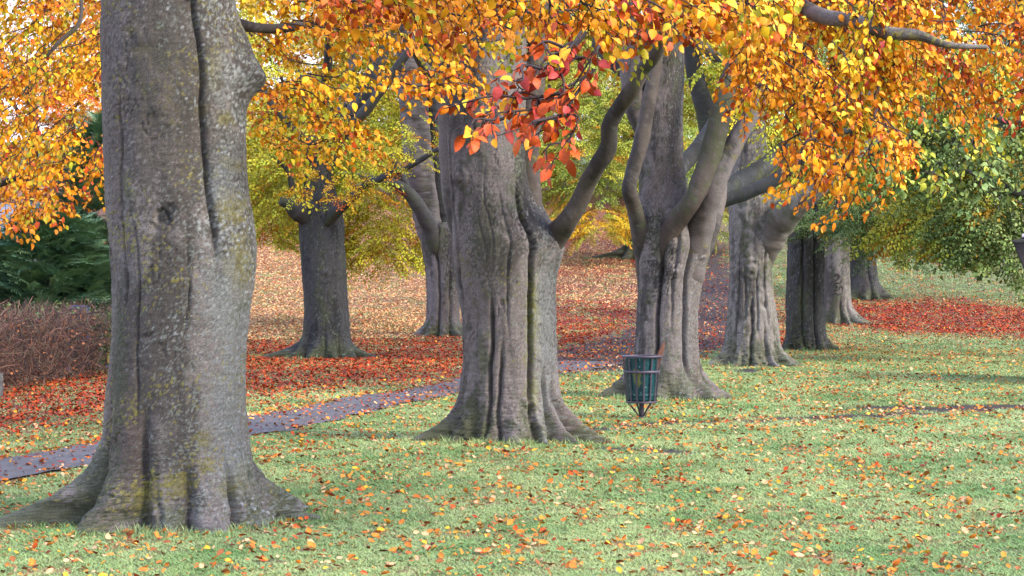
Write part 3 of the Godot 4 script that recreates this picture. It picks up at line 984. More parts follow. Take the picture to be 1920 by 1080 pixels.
	trunk(t, {"d": 25.0, "segs": 240, "step": 0.022, "top": 5.6, "style": grey2, "relief": 1.5,
		"prof": [[800, 1172, 1318], [738, 1170, 1320], [710, 1180, 1312], [660, 1188, 1306], [600, 1192, 1304], [540, 1196, 1306], [490, 1194, 1318], [450, 1194, 1326], [410, 1198, 1312], [380, 1198, 1296], [340, 1198, 1286], [260, 1198, 1280], [150, 1200, 1282], [40, 1206, 1284]],
		"lobes": [[140, 0.4, 0.10, 0.2, 3.0], [85, 0.35, 0.12, 0.2, 3.0], [30, 0.4, 0.14, 0.2, 3.0]],
		"roots": [[170, 0.22, 0.5, 0.75], [140, 0.2, 0.25, 0.5], [100, 0.18, 0.2, 0.5], [68, 0.18, 0.28, 0.55], [40, 0.16, 0.36, 0.55], [10, 0.2, 0.45, 0.6], [-60, 0.4, 0.4, 0.6], [-120, 0.4, 0.4, 0.6]],
		"grooves": [[112, 108, -0.2, 2.7, 0.11, 0.06], [58, 62, 0.5, 2.6, 0.10, 0.06], [30, 20, -0.2, 0.9, 0.06, 0.05], [84, 86, 1.2, 2.6, 0.05, 0.05]],
		"knots": [[40, 2.05, 0.05, 0.10, 0.016], [86, 1.85, 0.05, 0.08, 0.014], [108, 2.0, 0.05, 0.07, 0.0], [20, 1.6, 0.03, 0.2, 0.0]]})
	limb(t, [[1244, 120, 25.0, 60], [1244, 40, 25.0, 76], [1246, -40, 25.1, 72], [1250, -200, 25.2, 60]], grey2, 28, "stem")
	limb(t, [[1226, 640, 25.15, 24], [1210, 510, 24.9, 36], [1202, 445, 24.75, 36], [1190, 392, 24.55, 30], [1180, 355, 24.3, 28], [1188, 315, 24.3, 29], [1202, 265, 24.3, 30], [1214, 205, 24.3, 28], [1226, 140, 24.4, 25], [1238, 60, 24.5, 22], [1246, -60, 24.6, 18]], limbs, 14)
	limb(t, [[1204, 260, 24.9, 36], [1190, 200, 24.9, 40], [1182, 130, 24.9, 42], [1180, 60, 25.0, 40], [1176, -60, 25.1, 34]], grey2, 16, "stem")
	limb(t, [[1238, 590, 25.05, 30], [1236, 500, 24.78, 42], [1260, 428, 24.52, 40], [1298, 375, 24.3, 37], [1322, 322, 24.3, 40], [1342, 255, 24.3, 43], [1358, 180, 24.3, 39], [1388, 100, 24.4, 32], [1420, 10, 24.5, 30], [1460, -100, 24.6, 22]], limbs, 18)
	limb(t, [[1282, 640, 25.1, 40], [1292, 520, 24.9, 60], [1312, 425, 24.65, 52], [1338, 350, 24.4, 42], [1368, 285, 24.4, 37], [1402, 225, 24.4, 32], [1440, 150, 24.5, 32], [1480, 40, 24.7, 26]], grey2, 18)
	limb(t, [[1296, 560, 25.2, 40], [1328, 430, 25.2, 42], [1344, 380, 25.3, 34], [1352, 330, 25.4, 26]], grey2, 14)
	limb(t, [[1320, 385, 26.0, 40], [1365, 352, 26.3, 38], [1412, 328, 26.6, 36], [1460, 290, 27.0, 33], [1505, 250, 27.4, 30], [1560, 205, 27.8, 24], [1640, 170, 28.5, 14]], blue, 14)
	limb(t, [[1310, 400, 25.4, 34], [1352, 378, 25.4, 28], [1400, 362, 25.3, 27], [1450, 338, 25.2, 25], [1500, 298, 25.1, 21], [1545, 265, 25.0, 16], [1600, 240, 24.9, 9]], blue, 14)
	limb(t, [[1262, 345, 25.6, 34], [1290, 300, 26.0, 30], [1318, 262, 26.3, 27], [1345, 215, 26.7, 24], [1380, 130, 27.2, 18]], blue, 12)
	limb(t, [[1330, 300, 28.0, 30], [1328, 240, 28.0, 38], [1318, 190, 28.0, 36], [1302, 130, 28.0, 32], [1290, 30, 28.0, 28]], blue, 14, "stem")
	limb(t, [[1215, 160, 25.4, 26], [1172, 140, 25.5, 20], [1140, 110, 25.7, 18], [1105, 70, 26.0, 12]], dark, 10)
	crown(t, [[Vector3(2.6, 10.6, -25.0), Vector3(4.6, 3.0, 4.0), 130, "yellow", 1.7], [at(1240, 20, 27.5), Vector3(2.2, 0.6, 1.2), 60, "yellow", 0.9], [at(1420, 150, 26.8), Vector3(0.8, 1.0, 1.0), 46, "ygreen", 0.75], [at(1560, 220, 28.0), Vector3(1.0, 1.0, 1.2), 50, "golive", 0.75]], 0)

	# ---- 4: pale ridged trunk
	t = thing("beech_tree", "pale ridged beech with a round knot, right of the tree behind the bin", "tree", ground_at(1412, 35.0), row)
	trunk(t, {"d": 35.0, "segs": 210, "step": 0.03, "top": 6.5, "style": pale, "relief": 2.2,
		"prof": [[760, 1350, 1474], [690, 1350, 1474], [660, 1356, 1466], [600, 1363, 1457], [540, 1368, 1449], [490, 1368, 1448], [440, 1367, 1456], [400, 1367, 1462], [350, 1368, 1450], [300, 1372, 1440], [200, 1376, 1432], [60, 1380, 1428]],
		"lobes": [[120, 0.5, 0.05, 0.3, 4.0], [60, 0.4, 0.05, 0.3, 4.0]],
		"roots": [[165, 0.24, 0.45, 0.7], [130, 0.2, 0.2, 0.5], [95, 0.16, 0.2, 0.5], [62, 0.16, 0.24, 0.5], [30, 0.16, 0.36, 0.6], [5, 0.2, 0.45, 0.5], [-70, 0.4, 0.4, 0.6], [-130, 0.4, 0.4, 0.6]],
		"grooves": [[104, 96, -0.2, 1.4, 0.10, 0.06], [70, 72, -0.2, 0.9, 0.08, 0.06], [40, 36, -0.2, 0.8, 0.08, 0.06], [135, 130, 0.2, 2.4, 0.05, 0.05], [86, 82, 0.8, 2.0, 0.05, 0.05], [60, 62, 1.0, 2.6, 0.05, 0.05], [112, 116, 1.2, 2.1, 0.04, 0.05]],
		"knots": [[94, 2.0, 0.06, 0.17, 0.03], [66, 1.25, -0.06, 0.06, 0.0], [20, 2.7, 0.08, 0.3, 0.0]]})
	limb(t, [[1412, 540, 35.1, 40], [1438, 455, 34.85, 62], [1458, 420, 34.65, 60], [1482, 392, 34.3, 54], [1512, 368, 34.1, 46], [1550, 335, 34.0, 38], [1600, 290, 34.0, 28], [1680, 230, 34.2, 16]], pale, 18)
	upper(t, 5.0, -35.0, 6.6, 0.3, grey2, 4)
	crown(t, [[Vector3(5.2, 12.0, -35.0), Vector3(4.6, 3.0, 4.0), 130, "ygreen", 1.8], [at(1500, 170, 36.5), Vector3(2.2, 1.6, 1.6), 150, "golive", 0.95], [at(1320, 120, 36.0), Vector3(1.6, 1.4, 1.4), 80, "ygreen", 0.9]], 1)

	# ---- 5, 6, 7: the rest of the row
	t = thing("beech_tree", "dark fluted trunk between the pale ridged beech and the carved trunk", "tree", ground_at(1510, 44.0), row)
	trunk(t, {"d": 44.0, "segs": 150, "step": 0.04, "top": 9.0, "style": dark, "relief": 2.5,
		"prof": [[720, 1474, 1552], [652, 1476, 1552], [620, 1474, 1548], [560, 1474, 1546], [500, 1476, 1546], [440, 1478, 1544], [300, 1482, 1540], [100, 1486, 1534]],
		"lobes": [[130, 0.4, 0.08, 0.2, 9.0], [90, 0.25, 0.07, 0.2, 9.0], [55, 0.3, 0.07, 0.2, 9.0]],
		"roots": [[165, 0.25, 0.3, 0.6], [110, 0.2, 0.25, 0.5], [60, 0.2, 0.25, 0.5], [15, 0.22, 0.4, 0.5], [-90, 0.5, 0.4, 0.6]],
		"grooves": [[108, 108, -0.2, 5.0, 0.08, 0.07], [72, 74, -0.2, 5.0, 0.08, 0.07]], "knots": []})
	crown(t, [[Vector3(8.0, 12.5, -44.0), Vector3(5.0, 3.4, 4.0), 150, "green", 1.9], [at(1620, 300, 45.0), Vector3(2.8, 1.7, 1.6), 300, "golive", 1.0], [at(1560, 400, 43.0), Vector3(0.9, 0.5, 0.7), 46, "green", 0.75], [at(1680, 420, 42.0), Vector3(1.7, 0.9, 1.0), 95, "green", 0.8]], 1)
	t = thing("beech_tree", "pale smooth beech trunk with carved squiggles, right of the dark fluted trunk", "tree", ground_at(1571, 58.0), row)
	trunk(t, {"d": 58.0, "segs": 120, "step": 0.05, "top": 11.0, "style": pale, "relief": 0.8,
		"prof": [[680, 1546, 1606], [608, 1546, 1604], [580, 1546, 1598], [530, 1546, 1594], [480, 1546, 1592], [400, 1548, 1590], [200, 1552, 1586]],
		"lobes": [], "roots": [[165, 0.25, 0.3, 0.6], [110, 0.18, 0.3, 0.6], [75, 0.18, 0.3, 0.7], [40, 0.18, 0.45, 0.8], [10, 0.22, 0.6, 0.8], [-90, 0.5, 0.4, 0.6]],
		"grooves": [[92, 92, -0.2, 0.8, 0.08, 0.1], [58, 58, -0.2, 0.8, 0.08, 0.1]], "knots": []})
	var carve := MB.new()
	for q in [[[1560, 518], [1566, 514], [1574, 517], [1570, 524], [1562, 527], [1572, 531], [1578, 526]], [[1558, 536], [1564, 532], [1570, 538], [1564, 544], [1572, 543], [1578, 536], [1580, 544]], [[1558, 552], [1566, 549], [1573, 553], [1580, 550]]]:
		var w := []
		for e in q:
			w.append([at(e[0], e[1], 57.56) - t.position, 0.016])
		tube(carve, catmull(w, 4), 5, {"base": lin(0.035, 0.03, 0.028)})
	part("carving", carve.mesh(M.bark), t)
	crown(t, [[Vector3(11.5, 15.0, -58.0), Vector3(5.0, 3.6, 4.0), 140, "green", 2.0], [at(1640, 330, 59.0), Vector3(3.6, 2.4, 1.8), 200, "golive", 1.1]], 1)
	t = thing("beech_tree", "farthest dark trunk of the right row, at the corner of the red leaf drift", "tree", ground_at(1620, 70.0), row)
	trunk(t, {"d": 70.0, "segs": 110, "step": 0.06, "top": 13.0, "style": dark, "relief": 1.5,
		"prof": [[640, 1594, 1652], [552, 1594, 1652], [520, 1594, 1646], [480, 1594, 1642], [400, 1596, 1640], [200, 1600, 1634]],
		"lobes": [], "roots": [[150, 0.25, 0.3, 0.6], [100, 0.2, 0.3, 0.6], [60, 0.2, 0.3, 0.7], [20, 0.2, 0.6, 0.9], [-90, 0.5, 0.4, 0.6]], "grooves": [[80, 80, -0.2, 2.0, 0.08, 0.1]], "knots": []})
	crown(t, [[Vector3(14.5, 17.0, -70.0), Vector3(5.0, 3.6, 4.0), 140, "green", 2.0], [at(1720, 320, 70.0), Vector3(5.0, 3.2, 2.0), 230, "golive", 1.3]], 1)

	# ---- trees left of the path
	t = thing("beech_tree", "dark beech with a broken stub, standing in red leaves left of the middle tree", "tree", ground_at(607, 40.0), row)
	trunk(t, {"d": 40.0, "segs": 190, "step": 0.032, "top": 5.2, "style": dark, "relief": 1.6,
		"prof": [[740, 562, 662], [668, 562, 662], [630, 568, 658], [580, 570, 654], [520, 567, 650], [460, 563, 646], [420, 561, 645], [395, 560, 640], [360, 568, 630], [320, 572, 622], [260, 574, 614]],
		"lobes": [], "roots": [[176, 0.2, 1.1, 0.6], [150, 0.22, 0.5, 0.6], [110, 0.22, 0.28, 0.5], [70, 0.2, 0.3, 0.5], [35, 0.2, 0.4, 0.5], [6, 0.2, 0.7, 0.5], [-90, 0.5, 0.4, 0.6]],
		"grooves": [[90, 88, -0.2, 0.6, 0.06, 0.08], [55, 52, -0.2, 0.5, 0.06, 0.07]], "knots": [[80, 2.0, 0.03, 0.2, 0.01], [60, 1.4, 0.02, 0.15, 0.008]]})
	limb(t, [[585, 420, 39.8, 60], [560, 395, 39.6, 42], [542, 382, 39.5, 26], [526, 376, 39.4, 16]], dark, 12)
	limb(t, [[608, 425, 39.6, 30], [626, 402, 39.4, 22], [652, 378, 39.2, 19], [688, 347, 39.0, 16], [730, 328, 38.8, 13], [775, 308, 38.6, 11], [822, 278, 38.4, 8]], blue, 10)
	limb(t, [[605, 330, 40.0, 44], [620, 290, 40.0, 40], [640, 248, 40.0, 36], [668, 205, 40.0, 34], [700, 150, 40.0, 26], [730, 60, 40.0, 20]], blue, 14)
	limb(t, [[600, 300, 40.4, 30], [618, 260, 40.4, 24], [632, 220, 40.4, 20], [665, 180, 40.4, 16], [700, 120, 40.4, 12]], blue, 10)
	limb(t, [[555, 385, 39.6, 16], [548, 350, 39.6, 12], [538, 318, 39.6, 9], [510, 295, 39.6, 6]], dark, 8)
	upper(t, -4.5, -40.0, 5.6, 0.3, dark, 4)
	crown(t, [[Vector3(-4.6, 12.0, -40.0), Vector3(4.6, 3.0, 4.0), 130, "yellow", 1.8], [at(560, 290, 40.5), Vector3(1.9, 1.1, 1.4), 190, "ygreen", 0.7], [at(520, 380, 41.0), Vector3(0.7, 0.7, 1.0), 50, "ygreen", 0.6], [at(640, 345, 38.5), Vector3(1.5, 0.35, 0.6), 44, "yellow", 0.42], [at(770, 260, 38.5), Vector3(0.9, 0.7, 0.7), 60, "ygreen", 0.5]], 2)
	t = thing("beech_tree", "two-stemmed beech half hidden behind the middle tree's left edge", "tree", ground_at(828, 52.0), row)
	trunk(t, {"d": 52.0, "segs": 160, "step": 0.04, "top": 3.6, "style": grey2, "relief": 2.0,
		"prof": [[690, 796, 868], [628, 796, 866], [600, 799, 862], [550, 800, 862], [500, 796, 862], [460, 790, 862], [430, 790, 860], [410, 800, 856]],
		"lobes": [[60, 0.4, 0.1, 0.2, 4.0]], "roots": [[170, 0.22, 0.45, 0.6], [130, 0.2, 0.35, 0.6], [90, 0.18, 0.35, 0.6], [50, 0.2, 0.35, 0.6], [10, 0.2, 0.4, 0.6], [-90, 0.5, 0.4, 0.6]],
		"grooves": [[100, 100, -0.2, 3.4, 0.12, 0.09], [65, 64, -0.2, 2.0, 0.08, 0.08]], "knots": []})
	limb(t, [[815, 480, 52.0, 50], [803, 420, 52.0, 52], [790, 340, 52.0, 54], [780, 250, 52.0, 56], [772, 160, 52.0, 54], [766, 60, 52.0, 50], [760, -80, 52.0, 44]], grey2, 18, "stem")
	limb(t, [[842, 470, 52.3, 44], [836, 400, 52.3, 46], [828, 320, 52.3, 44], [818, 220, 52.3, 42], [812, 120, 52.3, 40], [806, -40, 52.3, 34]], dark, 16, "stem")
	limb(t, [[828, 560, 52.0, 30], [812, 450, 51.6, 34], [792, 400, 51.2, 29], [768, 365, 51.0, 25], [738, 345, 50.8, 21], [700, 336, 50.6, 17], [660, 328, 50.4, 12], [620, 326, 50.2, 7]], dark, 12)
	limb(t, [[775, 372, 51.0, 16], [756, 335, 51.0, 15], [742, 305, 51.0, 13], [728, 270, 51.0, 9]], dark, 9)
	limb(t, [[758, 345, 51.0, 15], [730, 322, 51.0, 14], [700, 300, 51.0, 12], [668, 285, 51.0, 8]], dark, 9)
	crown(t, [[Vector3(-2.2, 13.5, -52.0), Vector3(4.6, 3.0, 4.0), 130, "ygreen", 1.8], [at(700, 240, 55.0), Vector3(3.6, 2.4, 1.8), 480, "ygreen", 0.95], [at(715, 425, 57.0), Vector3(2.2, 1.35, 1.2), 330, "ygreen", 0.8], [at(500, 385, 58.0), Vector3(1.5, 1.5, 1.2), 260, "ygreen", 0.85], [at(560, 250, 60.0), Vector3(3.0, 2.5, 1.5), 320, "ygreen", 1.0], [at(800, 60, 55.0), Vector3(4.0, 1.6, 1.5), 160, "yellow", 1.2]], 2)
	t = thing("beech_tree", "distant beech on the leafy slope, just left of the tree behind the bin", "tree", ground_at(1192, 88.0), row)
	trunk(t, {"d": 88.0, "segs": 80, "step": 0.09, "top": 14.0, "style": dark, "relief": 1.0,
		"prof": [[560, 1168, 1216], [486, 1168, 1216], [460, 1172, 1212], [420, 1174, 1210], [200, 1178, 1206]], "lobes": [],
		"roots": [[172, 0.25, 1.9, 0.9], [130, 0.25, 0.6, 0.8], [80, 0.25, 0.4, 0.8], [20, 0.25, 0.9, 0.8], [-90, 0.5, 0.4, 0.6]], "grooves": [], "knots": []})
	crown(t, [[Vector3(6.0, 18.0, -88.0), Vector3(6.0, 4.0, 4.0), 140, "ygreen", 2.2], [at(1120, 230, 86.0), Vector3(4.6, 5.6, 2.2), 800, "golive", 1.3], [at(1120, 420, 84.0), Vector3(2.6, 0.9, 1.0), 110, "yellow", 0.95], [at(1330, 300, 90.0), Vector3(4.0, 4.0, 2.0), 260, "golive", 1.4]], 3)

	# ---- trees whose trunks stand outside the picture
	t = thing("beech_tree", "green beech whose dark limbs hang in from the right edge", "tree", Vector3(15.6, gy(15.6, -38.0), -38.0), "trees reaching in from the sides")
	plain_trunk(t, 0.6, 7.0, dark)
	limb_w(t, [[Vector3(0, 6.0, 0), 0.22], [at(2050, 190, 37.5) - t.position, 0.2], [at(1900, 238, 37.0) - t.position, 0.16], [at(1850, 252, 37.0) - t.position, 0.15], [at(1780, 270, 37.0) - t.position, 0.13], [at(1700, 288, 37.0) - t.position, 0.10], [at(1620, 292, 37.0) - t.position, 0.06]], dark, 12)
	limb_w(t, [[at(1880, 244, 37.0) - t.position, 0.08], [at(1830, 275, 36.8) - t.position, 0.06], [at(1800, 290, 36.6) - t.position, 0.03]], dark, 8)
	limb_w(t, [[Vector3(0, 5.0, 0), 0.15], [at(1960, 360, 36.0) - t.position, 0.09], [at(1870, 340, 36.0) - t.position, 0.055], [at(1830, 325, 36.0) - t.position, 0.045], [at(1795, 318, 36.0) - t.position, 0.03]], dark, 8)
	limb_w(t, [[Vector3(0, 7.0, 0), 0.15], [at(1950, 215, 34.0) - t.position, 0.08], [at(1850, 214, 34.0) - t.position, 0.06], [at(1815, 205, 34.0) - t.position, 0.05], [at(1785, 190, 34.0) - t.position, 0.03]], limbs, 8)
	crown(t, [[at(1850, 330, 37.0), Vector3(1.7, 1.7, 1.5), 330, "green", 0.8], [at(1880, 440, 36.5), Vector3(1.1, 0.75, 0.9), 130, "green", 0.75], [at(1760, 400, 37.5), Vector3(1.1, 0.8, 0.9), 110, "golive", 0.8], [at(1740, 200, 38.0), Vector3(2.2, 1.6, 1.5), 260, "golive", 0.9], [Vector3(15.0, 10.5, -38.0), Vector3(4.6, 3.0, 4.0), 120, "green", 1.9]], 2)
	t = thing("beech_tree", "orange and yellow beech whose twigs hang in at the left edge", "tree", Vector3(-8.6, gy(-8.6, -19.0), -19.0), "trees reaching in from the sides")
	plain_trunk(t, 0.5, 6.0, grey2)
	limb_w(t, [[Vector3(0, 4.6, 0), 0.18], [at(-260, 60, 17.5) - t.position, 0.1], [at(-40, 10, 16.2) - t.position, 0.05], [at(90, -40, 15.5) - t.position, 0.03]], limbs, 8)
	limb_w(t, [[Vector3(0, 3.0, 0), 0.10], [at(-120, 385, 18.0) - t.position, 0.06], [at(0, 345, 17.5) - t.position, 0.036], [at(70, 318, 17.2) - t.position, 0.02], [at(130, 318, 17.0) - t.position, 0.008]], dark, 8)
	limb_w(t, [[at(150, -30, 15.5) - t.position, 0.03], [at(150, 40, 15.3) - t.position, 0.022], [at(110, 80, 15.2) - t.position, 0.018], [at(70, 130, 15.1) - t.position, 0.012], [at(30, 200, 15.0) - t.position, 0.006]], limbs, 6)
	lv = []
	tw = MB.new()
	for k in 120:
		var px := rng.randf_range(-60, 200)
		var py := rng.randf_range(-60, 330)
		var d := rng.randf_range(14.0, 18.0)
		var a := at(px + 40, py - 30, d)
		bough(lv, tw, a, a + Vector3(rng.randf_range(-0.5, 0.1), rng.randf_range(-0.5, -0.1), rng.randf_range(-0.3, 0.3)), 0.04, "yellow" if rng.randf() < 0.45 else "orange", 0.052, 0.28, 1.5)
	for k in 34:
		var a := at(rng.randf_range(-60, 110), rng.randf_range(310, 400), rng.randf_range(19, 23))
		bough(lv, tw, a, a + Vector3(rng.randf_range(-0.4, 0.5), rng.randf_range(-0.3, 0.0), rng.randf_range(-0.3, 0.3)), 0.05, "orange", 0.075, 0.3)
	hang(t, lv, tw, 150)
	crown(t, [[Vector3(-7.5, 8.5, -18.5), Vector3(4.0, 2.6, 3.6), 110, "yellow", 1.6]], 0)

	# ---- woodland closing the view behind
	var far := [
		[-260, 78, "yellow", "yellow woodland tree behind the dark conifer at the left edge"], [60, 96, "orange", "orange woodland tree far behind the clipped hedge"], [360, 104, "ygreen", "yellow-green woodland tree hidden mostly behind the nearest trunk"],
		[560, 112, "ygreen", "yellow-green woodland tree behind the dark beech with the stub"], [760, 118, "ygreen", "yellow-green woodland tree behind the two-stemmed beech"], [960, 112, "golive", "olive woodland tree behind the middle fused beech"],
		[1120, 120, "golive", "olive-green woodland tree seen between the middle tree and the tree behind the bin"], [1330, 112, "golive", "olive woodland tree behind the gap right of the bin's tree"], [1540, 118, "green", "green woodland tree behind the row of right-hand trunks"],
		[1760, 124, "green", "green woodland tree above the grassy slope at right"], [1990, 112, "green", "dark green woodland tree at the far right edge"], [1650, 150, "golive", "tall olive tree at the top of the right slope"], [700, 150, "yellow", "tall golden tree on top of the slope behind the left beeches"], [1180, 155, "ygreen", "tall yellow-green tree highest on the slope in the middle"], [250, 150, "ygreen", "tall pale tree far off behind the left trunk"]]
	for q in far:
		var g := ground_at(q[0], q[1])
		t = thing("woodland_tree", q[3], "tree", g, "trees of the wood behind")
		plain_trunk(t, 0.4, 9.0, dark)
		for k in 3:
			limb_w(t, [[Vector3(0, 5.0 + k, 0), 0.2], [Vector3(cos(k * 2.1) * 3.0, 8.0 + k, sin(k * 2.1) * 3.0), 0.12], [Vector3(cos(k * 2.1) * 6.0, 10.0 + k, sin(k * 2.1) * 6.0), 0.04]], dark, 7)
		var w: float = q[1] * 0.062
		crown(t, [[g + Vector3(0, 6.0, 2.0), Vector3(w, 6.0, 3.5), 480, q[2], 1.8], [g + Vector3(0, 13.5, -1.0), Vector3(w, 5.0, 3.5), 200, q[2], 2.1]], 3)


func plain_trunk(t: Node3D, r: float, h: float, st: Dictionary) -> void:
	var pts := []
	for k in 9:
		var u := k / 8.0
		pts.append([Vector3(0.12 * sin(u * 3.0), -0.3 + u * h, 0.1 * sin(u * 2.0)), r * (0.55 + 0.45 * pow(1.0 - u, 1.5) + 0.5 * exp(-u * 14.0))])
	var mb := MB.new()
	tube(mb, catmull(pts, 5), 20, st, 0.12)
	mb.smooth()
	part("trunk", mb.mesh(M.bark), t)


# ------------------------------------------------------------------ hedge, conifer, house at the left
func build_left() -> void:
	# clipped hedge of bare twigs
	var h := thing("hedge", "clipped brown hedge of bare twigs at the left edge beyond the path", "hedge", ground_at(60, 27.5))
	var a := ground_at(-140, 24.0)
	var b := ground_at(184, 31.5)
	var along := (b - a).normalized()
	var side := along.cross(Vector3.UP).normalized()
	var tw := MB.new()
	var cols := [lin(0.38, 0.17, 0.11), lin(0.14, 0.06, 0.045), lin(0.46, 0.25, 0.16), lin(0.28, 0.21, 0.13), lin(0.13, 0.07, 0.06)]
	for k in 4700:
		var u := rng.randf()
		var end := clampf((1.0 - u) * 14.0, 0.0, 1.0)
		var w := rng.randf_range(-0.48, 0.48)
		var y0 := rng.randf_range(0.0, 1.18) * (0.8 + 0.2 * end)
		var p := a.lerp(b, u) + side * w + Vector3(0, y0, 0) - h.position
		var dir := Vector3(rng.randf_range(-0.6, 0.6), rng.randf_range(-0.5, 1.0), rng.randf_range(-0.6, 0.6)).normalized()
		var ln := rng.randf_range(0.15, 0.5)
		var bend := Vector3(rng.randf_range(-0.2, 0.2), rng.randf_range(-0.12, 0.12), rng.randf_range(-0.2, 0.2)) * ln
		var q1 := p + dir * ln * 0.5 + bend
		var q2 := p + dir * ln
		var topy := 1.36 * (0.72 + 0.28 * sqrt(end)) + 0.14 * nB.get_noise_2d(u * 1.2, w * 0.3) - 0.22 * w * w * 4.0 * 0.4
		q1.y = minf(q1.y, topy); q2.y = minf(q2.y, topy + 0.03)
		var r := rng.randf_range(0.003, 0.011)
		tube(tw, [[p, r], [q1, r * 0.8], [q2, r * 0.4]], 3, {"base": mul(cols[rng.randi() % 5], rng.randf_range(0.7, 1.2))})
	part("twigs", tw.mesh(M.bark), h, null, true)
	var core := PackedFloat32Array()
	for k in 2600:      # leaves still on it, ivy at the foot and a green end
		var u := rng.randf()
		var w := rng.randf_range(-0.52, 0.52)
		var y0 := rng.randf_range(0.05, 1.2)
		var c := lin(0.36, 0.14, 0.06)
		if rng.randf() < 0.7:
			c = lin(0.10, 0.16, 0.05)
			if rng.randf() < 0.62:
				u = rng.randf_range(0.9, 1.0)
			elif rng.randf() < 0.7:
				u = rng.randf_range(0.3, 0.5); y0 = rng.randf_range(0.02, 0.5); w = -0.45
			else:
				y0 = rng.randf_range(1.1, 1.36)
		var p := a.lerp(b, u) + side * w + Vector3(0, y0, 0) - h.position
		var bs := Basis.from_euler(Vector3(rng.randf() * TAU, rng.randf() * TAU, rng.randf() * TAU)).scaled(Vector3.ONE * rng.randf_range(0.03, 0.06))
		put(core, bs, p, mul(c, rng.randf_range(0.7, 1.5)))
	copies("foliage", leaf_meshes[0], core, h)
	for k in 9:
		var mb := MB.new()
		var p := a.lerp(b, (k + 0.5) / 9.0) - h.position
		tube(mb, catmull([[p + Vector3(0, -0.1, 0), 0.03], [p + Vector3(0.04, 0.4, 0.03), 0.022], [p + Vector3(-0.05, 0.9, 0.0), 0.012]], 4), 7, {"base": lin(0.09, 0.065, 0.05)}, 0.0)
		part("stem", mb.mesh(M.bark), h)

	# dark conifer
	var fr := MB.new()
	var r := RandomNumberGenerator.new()
	r.seed = 21
	for k in 26:
		var t := k / 26.0
		var o := Vector3(t, -0.12 * t * t, 0)
		var sg := 1.0 if k % 2 == 0 else -1.0
		var ln := 0.42 * (1.0 - 0.75 * t)
		var dir := Vector3(0.8, r.randf_range(-0.25, 0.25), sg * 0.75).normalized()
		var kk := r.randf_range(0.6, 1.3)
		var col := Color(kk, kk, kk)
		for j in 4:
			var q := o + dir * ln * (j / 4.0)
			var sd := dir.cross(Vector3.UP).normalized() * (1.0 if j % 2 == 0 else -1.0)
			var e := q + (dir * 0.8 + sd * 0.7 + Vector3(0, r.randf_range(-0.3, 0.3), 0)).normalized() * ln * 0.4
			var wv := (e - q).cross(Vector3.UP).normalized() * 0.014
			var i0 := fr.vert(q - wv, col)
			var i1 := fr.vert(q + wv, col)
			var i2 := fr.vert(e, mul(col, 1.3))
			fr.tri(i0, i1, i2)
		var wv2 := dir.cross(Vector3.UP).normalized() * 0.016
		var j0 := fr.vert(o - wv2, col)
		var j1 := fr.vert(o + wv2, col)
		var j2 := fr.vert(o + dir * ln, mul(col, 1.3))
		fr.tri(j0, j1, j2)
	fr.smooth()
	var frond := fr.mesh(M.grass)
	for q in [[90, 35.5, 2.0, 3.0, 2100, "dark green feathery conifer bush behind the hedge"], [205, 37.5, 1.8, 5.2, 2300, "taller dark conifer beside the nearest trunk's left edge"], [-60, 36.0, 1.9, 2.7, 1500, "bluish green conifer bush cut by the left edge"]]:
		var g := ground_at(q[0], q[1])
		var t := thing("conifer", q[5], "conifer", g, "dark conifers behind the hedge")
		var mb := MB.new()
		tube(mb, catmull([[Vector3(0, -0.2, 0), 0.12], [Vector3(0.05, q[3] * 0.5, 0), 0.08], [Vector3(0, q[3] * 0.95, 0), 0.02]], 5), 8, {"base": lin(0.08, 0.06, 0.045)})
		part("trunk", mb.mesh(M.bark), t)
		var buf := PackedFloat32Array()
		for k in q[4]:
			var w := rng.randf() * TAU
			var y := pow(rng.randf(), 1.15)
			var prof: float = q[2] * sqrt(maxf(0.02, 1.0 - y * y)) * (0.75 + 0.35 * nB.get_noise_2d(w * 0.4, y * 0.9 + q[0]))
			var rr := prof * rng.randf_range(0.55, 1.0)
			var p := Vector3(cos(w) * rr, y * q[3], sin(w) * rr)
			var out := Vector3(cos(w), rng.randf_range(-0.1, 0.7), sin(w)).rotated(Vector3.UP, rng.randf_range(-0.9, 0.9)).normalized()
			var zz := out.cross(Vector3(rng.randf_range(-0.6, 0.6), 1, rng.randf_range(-0.6, 0.6))).normalized()
			var s := rng.randf_range(0.45, 0.8)
			var c := lin(0.05, 0.13, 0.07).lerp(lin(0.15, 0.26, 0.10), rng.randf())
			put(buf, Basis(out * s, zz.cross(out) * s, zz * s), p, c)
		copies("foliage", frond, buf, t)

	# house whose roof shows over the conifers
	var ho := thing("house", "house with pale blue-grey slate roof showing above the conifers at left", "house", ground_at(-60, 62.0))
	part("wall", box_mesh(Vector3(9.0, 3.4, 6.0), solid(lin(0.22, 0.24, 0.27), 0.8)), ho).position = Vector3(-2.6, 1.2, -3.0)
	var slate := solid(lin(0.15, 0.175, 0.22), 0.6)
	slate.albedo_texture = grain(0.05, 61, 0.75, 1.0, 256)
	slate.uv1_triplanar = true
	var roof := Node3D.new()
	roof.name = "roof"
	ho.add_child(roof)
	roof.position = Vector3(-2.6, 2.9, -3.0)
	for sgn in [1.0, -1.0]:
		for rr in 8:
			var o := part("slate_course", box_mesh(Vector3(9.6, 0.03, 0.52), slate), roof)
			var u: float = (rr + 0.5) / 8.0
			o.position = Vector3(0, 0.35 + 1.25 * u - 0.3, sgn * (3.3 * (1.0 - u)))
			o.rotation.x = sgn * 0.42
	part("ridge", box_mesh(Vector3(9.6, 0.1, 0.2), slate), roof).position = Vector3(0, 1.34, 0)

	# blue slatted panel showing over the hedge
	var bl := solid(lin(0.03, 0.09, 0.28), 0.45)
	var g := ground_at(147, 33.2)
